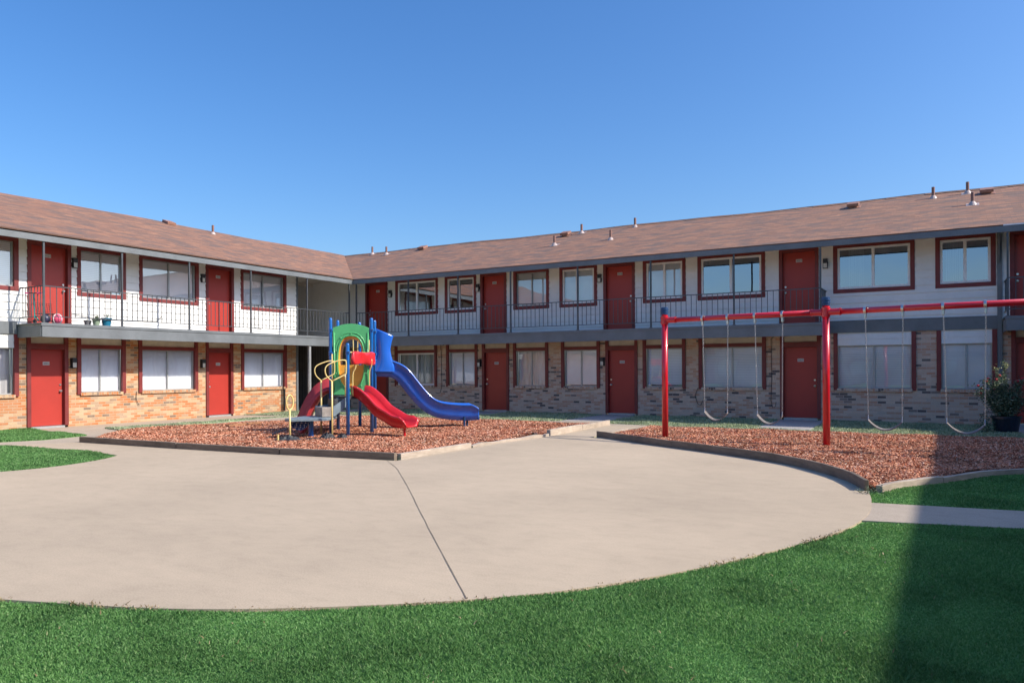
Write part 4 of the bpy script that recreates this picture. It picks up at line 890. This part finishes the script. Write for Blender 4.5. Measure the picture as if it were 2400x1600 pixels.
# red climber on the left, its sunlit pink put into the colour
chute((-4.24,17.95),(-.985,-.17),[0,.14,.30,.45,.56,.64,.70],[1.0,.99,.88,.66,.42,.22,.04],.42,.30,.03,'wave_climber','pink_pl',PS,Hn=.06)
# yellow vertical grips
def rod(pts,r=.014,name='grab_rail',mat='yellow',n=8,closed=False,root=None):
    m=MB(); m.tube(spline(pts,4) if len(pts)>2 and not closed else pts,r,n,closed=closed); return m.build(name,mat,root or PS,smooth=True)
rod([G(-4.16,17.42,.92),G(-4.16,17.42,1.88)]); rod([G(-3.70,16.72,.92),G(-3.70,16.72,1.55)])
rod([G(-3.56,16.85,.92),G(-3.56,16.85,1.40),G(-3.50,16.85,1.55),G(-3.49,16.85,1.68)]); rod([G(-3.30,17.45,1.0),G(-3.30,17.45,1.45),G(-3.25,17.42,1.6),G(-3.24,17.4,1.75)])
rod([G(-3.32,17.52,1.9),G(-3.32,17.52,2.2)],.012)
rod([G(-3.98,18.9,1.46),G(-3.98,18.9,2.1),G(-3.99,18.9,2.42)]); rod([G(-3.88,18.95,1.46),G(-3.88,18.95,2.1),G(-3.87,18.95,2.42)])
# transfer platform, pedestal, steps
plan_prism([(-4.86,16.10),(-4.72,15.95),(-3.98,16.18),(-3.92,17.0),(-4.10,17.35),(-4.70,16.95)],.415,.475,'platform','deckedge')
q=G(-4.42,16.55); m=MB(); m.lathe((q.x,q.y,0),[(.056,0),(.056,.415)],16); m.build('pedestal','post_blue',PS,smooth=False)
sd_=gd(.85,.52).normalized(); sx=sd_.cross(Vector((0,0,1)))
for (a,b,z0,z1,mt) in ((-4.16,16.72,.48,.69,'riser'),(-3.93,16.88,.66,.86,'deck')):
    c=G(a,b,(z0+z1)/2); m=MB(); m.obox(c,sd_,sx,(0,0,1),.13,.22,(z1-z0)/2); m.build('step',mt,PS,bevel=.01)
for sg in (1,-1):
    c0=G(-4.28,16.65); c1_=G(-3.78,16.97); ns=(sx*sg).dot(G(0,0)-c0)>0; c0=c0+sd_*(.25 if ns else 0); P_=[c0+sx*sg*.235+Vector((0,0,.50 if ns else .48)),c0+sx*sg*.235+Vector((0,0,.71)),c0+sd_*(.03 if ns else .26)+sx*sg*.235+Vector((0,0,.72)),c1_+sx*sg*.235+Vector((0,0,.93)),c1_+sx*sg*.235+Vector((0,0,.72)),c0+sd_*(.02 if ns else .2)+sx*sg*.235+Vector((0,0,.48))]
    m=MB(); m.extr(P_,sx*sg*.02); m.build('stringer','deckedge',PS,bevel=.004)
m=MB(); c=G(-3.74,16.76,.74); m.obox(c,du,dn,(0,0,1),.07,.004,.05); m.build('sticker','frame_white',PS)
# looped yellow handrails on their posts
for (a,b) in ((-4.37,17.24),(-3.84,16.06)):
    u=Vector((.22,0,0))
    e=gd(.8,.45).normalized()
    base=G(a,b); m=MB(); m.tube([base,base+Vector((0,0,1.27))],.02,10)
    lp=[(0,1.27),(-.10,1.36),(-.145,1.47),(-.13,1.57),(-.04,1.64),(.16,1.71),(.28,1.715),(.31,1.68),(.31,1.46),(.27,1.40),(.0,1.27)]
    m.tube(spline([tuple(base+e*x+Vector((0,0,z))) for x,z in lp],3),.0135,8); m.build('handrail','yellow',PS,smooth=True)
q=G(-4.67,15.82); m=MB(); m.tube([q,q+Vector((0,0,.67))],.02,10)
m.tube([q+gd(.6,.8).normalized()*.12*math.sin(t)*.72+gd(1,0)*0+Vector((0,0,.83-.155*math.cos(t))) for t in [2*PI*i/20 for i in range(20)]],.017,8,closed=True); m.build('handrail','yellow',PS,smooth=True)
# perforated plate hanging under the platform + ramp lying beside
V=[];F=[];n=10
for i in range(n+1):
    t=i/n; a=-4.78+.34*t; b=16.25+.25*t; zt=.40; zb=.40-.20*math.sin(PI*(.15+.75*t))
    V+=[G(a,b,zt),G(a+.02,b-.03,zb)]
for i in range(n): F.append((2*i,2*i+1,2*i+3,2*i+2))
m=MB(); m.add(V,F); ob=m.build('perforated_plate','dots',PS); so=ob.modifiers.new('S','SOLIDIFY'); so.thickness=.01
m=MB(); c=G(-5.05,16.35,.13)
for i in range(7): m.obox(c+gd(1,.35).normalized()*(.045*i-.14)+Vector((0,0,.035*i*.5)),gd(1,.35)+Vector((0,0,.3)),gd(-.35,1),(0,0,1),.019,.24,.012)
tag(m.build('fallen_ramp','deck',None,bevel=.004),'dark slatted ramp piece lying in the chips left of the playset','ramp')
q=G(-4.86,15.62); m=MB(); m.tube([q,q+Vector((0,0,.16))],.022,10); m.tube([q+Vector((0,0,.16)),q+Vector((0,0,.175))],.027,10); tag(m.build('pipe_stub','yellow'),'short yellow pipe stub standing in the chips at the playset left','pipe')
def cloth(cx,cy,w,l,rot,label,hh=.06,seed=0):
    rr=random.Random(seed); V=[];F=[];n=9
    ph=[rr.uniform(0,6) for _ in range(6)]
    for i in range(n+1):
        for j in range(n+1):
            u=i/n-.5;v=j/n-.5; x=u*w*(1+.25*math.sin(v*7+ph[0]));y=v*l*(1+.3*math.sin(u*6+ph[1]))
            z=.05+max(0,hh*(1-4*(u*u+v*v)))*(.6+.6*abs(math.sin(u*11+ph[2]+v*3)))+.012*math.sin(u*20+ph[3])*math.sin(v*17+ph[4])
            g=gd(math.cos(rot)*x-math.sin(rot)*y,math.sin(rot)*x+math.cos(rot)*y); V.append(G(cx,cy,z)+g)
    for i in range(n):
        for j in range(n): a=i*(n+1)+j; F.append((a,a+1,a+n+2,a+n+1))
    m=MB(); m.add(V,F); o=m.build('ground_fabric','fabric'); so=o.modifiers.new('S','SOLIDIFY'); so.thickness=.004; return tag(o,label,'fabric','scraps of black ground fabric')
cloth(-4.68,15.72,.50,.30,.1,'largest scrap of black ground fabric, at the foot of the yellow ring post',.09,1)
cloth(-4.2,15.85,.5,.12,.1,'thin strip of black ground fabric between the two yellow posts',.03,2)
cloth(-3.92,15.98,.30,.22,.4,'crumpled black ground fabric at the foot of the right looped handrail',.12,3)
cloth(-3.62,16.02,.22,.14,.2,'smallest scrap of black ground fabric, below the short blue post',.1,4)
# ------------------------------------------------------------------ things on the balcony and by the wall
def ball(c,r,mat,label,stripe=None):
    m=MB(); n=10; m.lathe(c,[(max(.001,r*math.sin(PI*i/n)),r-r*math.cos(PI*i/n)) for i in range(n+1)],18); o=m.build('ball',mat,None,smooth=True); tag(o,label,'ball')
    if stripe:
        for ax in (0,1):
            m=MB(); m.tube([(c[0]+(r+.001)*math.cos(t)*(1 if ax==0 else .3),c[1]+(r+.001)*math.cos(t)*(.3 if ax==0 else -1)*.95,c[2]+r+(r+.001)*math.sin(t)) for t in [2*PI*i/20 for i in range(20)]],.012,6,closed=True); m.build('seam',stripe,o)
ZB=ZD
ball((.85,-12.02,ZB),.13,'ball_pink','pink and white ball on the balcony before the left red door','ball_white')
ball((.85,-12.32,ZB),.12,'ball_dark','dark blue ball beside the pink ball on the balcony','black')
# wire mesh chair
ch=empty('wire_chair',(.6,-12.1,ZB)); tag(ch,'small dark mesh chair on the balcony before the left red door','chair')
m=MB(); 
for i in range(9): m.tube([(.38,-12.33+i*.055,ZB+.28),(.30,-12.34+i*.057,ZB+.56)],.004,4)
for i in range(6): m.tube([(.38-.016*i,-12.33-.002*i,ZB+.28+.055*i),(.38-.016*i,-11.89+.004*i,ZB+.28+.055*i)],.004,4)
m.build('backrest','black',ch)
m=MB()
for i in range(8): m.tube([(.38,-12.33+i*.063,ZB+.27),(.78,-12.33+i*.063,ZB+.26)],.004,4)
m.tube([(.38,-12.33,ZB+.27),(.78,-12.33,ZB+.26),(.78,-11.89,ZB+.26),(.38,-11.89,ZB+.27)],.009,6,closed=True); m.build('seat','black',ch)
for x,y in ((.38,-12.33),(.78,-12.33),(.78,-11.89),(.38,-11.89)): m=MB(); m.tube([(x,y,ZB),(x,y,ZB+.26)],.009,6); m.build('leg','black',ch)
# kick scooter
sc=empty('kick_scooter',(.8,-12.5,ZB)); tag(sc,'teal kick scooter with pink grips parked at the balcony end','scooter')
xs=.75
m=MB(); m.obox((xs,-12.25,ZB+.07),(0,1,0),(1,0,0),(0,0,1),.20,.05,.012); m.tube([(xs,-12.44,ZB+.08),(xs,-12.53,ZB+.2)],.018,8); m.build('deck_board','teal',sc,bevel=.004)
m=MB(); m.tube([(xs,-12.53,ZB+.10),(xs,-12.56,ZB+.76)],.014,8); m.build('stem','teal',sc)
m=MB(); m.tube([(xs-.09,-12.62,ZB+.76),(xs+.09,-12.5,ZB+.76)],.011,8); m.build('handlebar','black',sc)
for a,b in ((-.17,-.08),(.08,.17)): m=MB(); m.tube([(xs+a,-12.56+a*.66,ZB+.76),(xs+b,-12.56+b*.66,ZB+.76)],.017,8); m.build('grip','pinkgrip',sc)
for y in (-12.53,-12.03): m=MB(); m.tube([(xs-.012,y,ZB+.05),(xs+.012,y,ZB+.05)],.05,14); m.build('wheel','black',sc)
def pot(c,r0,r1,h,mat,label,cat,plant):
    root=empty('potted_plant',c); tag(root,label,cat,'flower pots on the balcony' )
    m=MB(); m.lathe(c,[(r0,0),(r1*.97,h*.86),(r1*1.08,h*.87),(r1*1.08,h),(r1*.95,h),(r1*.9,h*.9)],18); m.build('pot',mat,root)
    m=MB()
    for i in range(plant[0]):
        a=random.uniform(0,2*PI); L=plant[1]*random.uniform(.6,1); s_=random.uniform(.2,.8); p=Vector((c[0],c[1],c[2]+h*.85)); d=Vector((math.cos(a)*s_,math.sin(a)*s_,1)).normalized(); sd=d.cross(Vector((0,0,1))).normalized()*plant[2]
        q=p+d*L*.6; e=p+d*L+Vector((0,0,-.03*s_)); m.add([p-sd*.6,p+sd*.6,q+sd,e,q-sd],[(0,1,2,3,4)])
    m.build('leaves','leaf',root)
pot((.98,-11.07,ZB),.07,.10,.17,'pot_sage','sage green pot with stiff spiky leaves on the balcony','flower pot',(26,.17,.014))
pot((.97,-10.78,ZB),.10,.13,.22,'pot_teal','teal pot with thin dry stalks on the balcony','flower pot',(14,.25,.006))
pot((.80,-11.2,ZB),.07,.09,.14,'pot_grey','grey pot half behind the sage green pot on the balcony','flower pot',(4,.08,.01))
# hanging wicker box behind the corner railing
m=MB(); c=(.95,-1.0,0)
for i in range(5): m.box((.78+i*.07,-.98,3.18),(.83+i*.07,-.96,3.30))
m.box((.76,-1.0,3.20),(1.14,-.94,3.24)); m.box((.80,-1.0,3.05),(1.1,-.94,3.075)); m.box((.79,-.99,3.05),(.81,-.95,3.2)); m.box((1.08,-.99,3.05),(1.10,-.95,3.2)); m.box((.94,-.985,2.74),(.97,-.955,3.05))
tag(m.build('plant_stand','basket',None,bevel=.003),'small brown wooden stand behind the railing at the balcony corner','plant stand')
# planter with rose bush
PC_=(21.97,-2.42,-.012); pr=empty('rose_planter',PC_); tag(pr,'big dark blue pot with a leggy red rose bush beside the right door','planter')
m=MB(); m.lathe(PC_,[(.20,0),(.235,.03),(.285,.33),(.312,.335),(.312,.385),(.285,.385),(.27,.33),(.05,.32)],28); m.build('pot','pot_navy',pr,smooth=False)
LV=[];BR=[];st=MB();fl=MB(); rr=random.Random(3)
base=Vector((PC_[0],PC_[1],.33)); cr_=gd(1,0); cv=gd(0,1)
def leaves(P_,n,sp,arr,sz=.028):
    for _ in range(n):
        p=P_+Vector((rr.gauss(0,sp),rr.gauss(0,sp),rr.gauss(0,sp*.9))); d=Vector((rr.gauss(0,1),rr.gauss(0,1),rr.gauss(0,.6))).normalized(); s_=d.cross(Vector((rr.gauss(0,1),rr.gauss(0,1),rr.gauss(0,1)))).normalized(); L=sz*rr.uniform(.6,1.3)
        arr.append([p-d*L,p+s_*L*.45-d*L*.1,p+d*L,p-s_*L*.45-d*L*.1])
tips=[(-.62,.02,1.02),(-.50,.1,.95),(-.45,0,1.12),(-.35,.1,1.18),(-.25,-.05,1.16),(-.15,0,1.25),(-.05,.1,1.10),(.02,0,.95),(.1,.1,1.0),(.18,0,.9),(.30,.05,1.12),(.38,0,1.18),(.40,.1,.9),(-.2,.05,1.45),(-.04,.02,1.58),(-.02,0,1.50),(-.3,-.1,.8),(-.1,-.1,.8),(.1,-.12,.75),(.3,-.1,.7),(-.4,.0,.7),(.42,0,.65),(.0,.15,.8),(-.55,.05,.85)]
for (a,b,z) in tips:
    tp=base+cr_*a+cv*b; tp.z=z; mid=base.lerp(tp,.5)+cr_*a*-.1; pts=spline([tuple(base+cr_*a*.15),tuple(mid),tuple(tp)],5); st.tube(pts,[.007*(1-.7*i/(len(pts)-1)) for i in range(len(pts))],5)
    for i,p in enumerate(pts):
        if i>=3: leaves(Vector(p),38 if z<1.3 else 10,.07 if z<1.3 else .03,LV,.030)
    if a in(-.2,-.04,-.02,-.45,-.15): leaves(tp,26,.045,BR,.024)
    if a in (-.45,-.35,-.25,-.5,-.62,-.15,.1,-.55) or z in (1.18,1.12): 
        m2=tp+Vector((rr.uniform(-.02,.02),0,.03)); fl.lathe(tuple(m2),[(.004,0),(.026,.01),(.032,.028),(.02,.045),(.006,.047)],8)
for i in range(60):   # low sprawl to the left of the pot
    p=base+cr_*rr.uniform(-.55,-.28)+cv*rr.uniform(-.1,.1); p.z=rr.uniform(.0,.42); leaves(p,9,.045,LV,.022)
st.build('stems','stem',pr); bigmesh_parent=lambda arr,name,mat:None
def leafobj(arr,name,mat):
    m=MB()
    for q in arr: m.add(q,[(0,1,2,3)])
    return m.build(name,mat,pr)
leafobj(LV,'foliage','leaf'); leafobj(BR,'young_foliage','leafbright'); fl.build('blossoms','rose',pr)
# weeds at the kerb point
LV=[]; 
for i in range(26): leaves(Vector((20.02+rr.gauss(0,.06),-13.12+rr.gauss(0,.06),.02+abs(rr.gauss(0,.025)))),6,.018,LV,.014)
m=MB(); [m.add(q,[(0,1,2,3)]) for q in LV]; tag(m.build('weeds','leaf'),'tuft of weeds at the point where the curved board ends','weeds',kind='stuff')
# ------------------------------------------------------------------ camera, light
cd=bpy.data.cameras.new('Camera'); cam=bpy.data.objects.new('Camera',cd); COL.objects.link(cam); S.camera=cam
cd.sensor_width=36; cd.sensor_fit='HORIZONTAL'; cd.lens=1766/2400*36; cd.shift_y=65.4/2400; cd.clip_end=2000; cd.clip_start=.05
cam.matrix_world=Matrix.Translation(CAM)@Matrix.Rotation(R(30),4,'Z')@Matrix.Rotation(R(90),4,'X')@Matrix.Rotation(R(-.3),4,'Z')
sv=Vector((1.15,.29,.93)).normalized(); el=math.asin(sv.z); az=math.atan2(sv.x,sv.y)
ld=bpy.data.lights.new('Sun','SUN'); ld.energy=3.15; ld.angle=R(.7); ld.color=(1,.92,.80); lo=bpy.data.objects.new('Sun',ld); COL.objects.link(lo)
lo.rotation_euler=(-sv).to_track_quat('-Z','Y').to_euler(); lo.location=(30,5,25)
w=bpy.data.worlds.new('World'); S.world=w; w.use_nodes=True; nt=w.node_tree; nt.nodes.clear()
sk=nt.nodes.new('ShaderNodeTexSky'); sk.sky_type='NISHITA'; sk.sun_disc=False; sk.sun_elevation=el; sk.sun_rotation=az; sk.altitude=0; sk.air_density=1.1; sk.dust_density=1.9; sk.ozone_density=6
bg=nt.nodes.new('ShaderNodeBackground'); bg.inputs[1].default_value=.112; hs=nt.nodes.new('ShaderNodeHueSaturation'); hs.inputs['Hue'].default_value=.505; hs.inputs['Saturation'].default_value=1.20; nt.links.new(sk.outputs[0],hs.inputs['Color']); ow=nt.nodes.new('ShaderNodeOutputWorld'); nt.links.new(hs.outputs[0],bg.inputs[0]); nt.links.new(bg.outputs[0],ow.inputs[0])
S.view_settings.view_transform='Standard'; S.view_settings.look='None'; S.view_settings.exposure=.86; S.view_settings.gamma=1
S.render.engine='CYCLES'
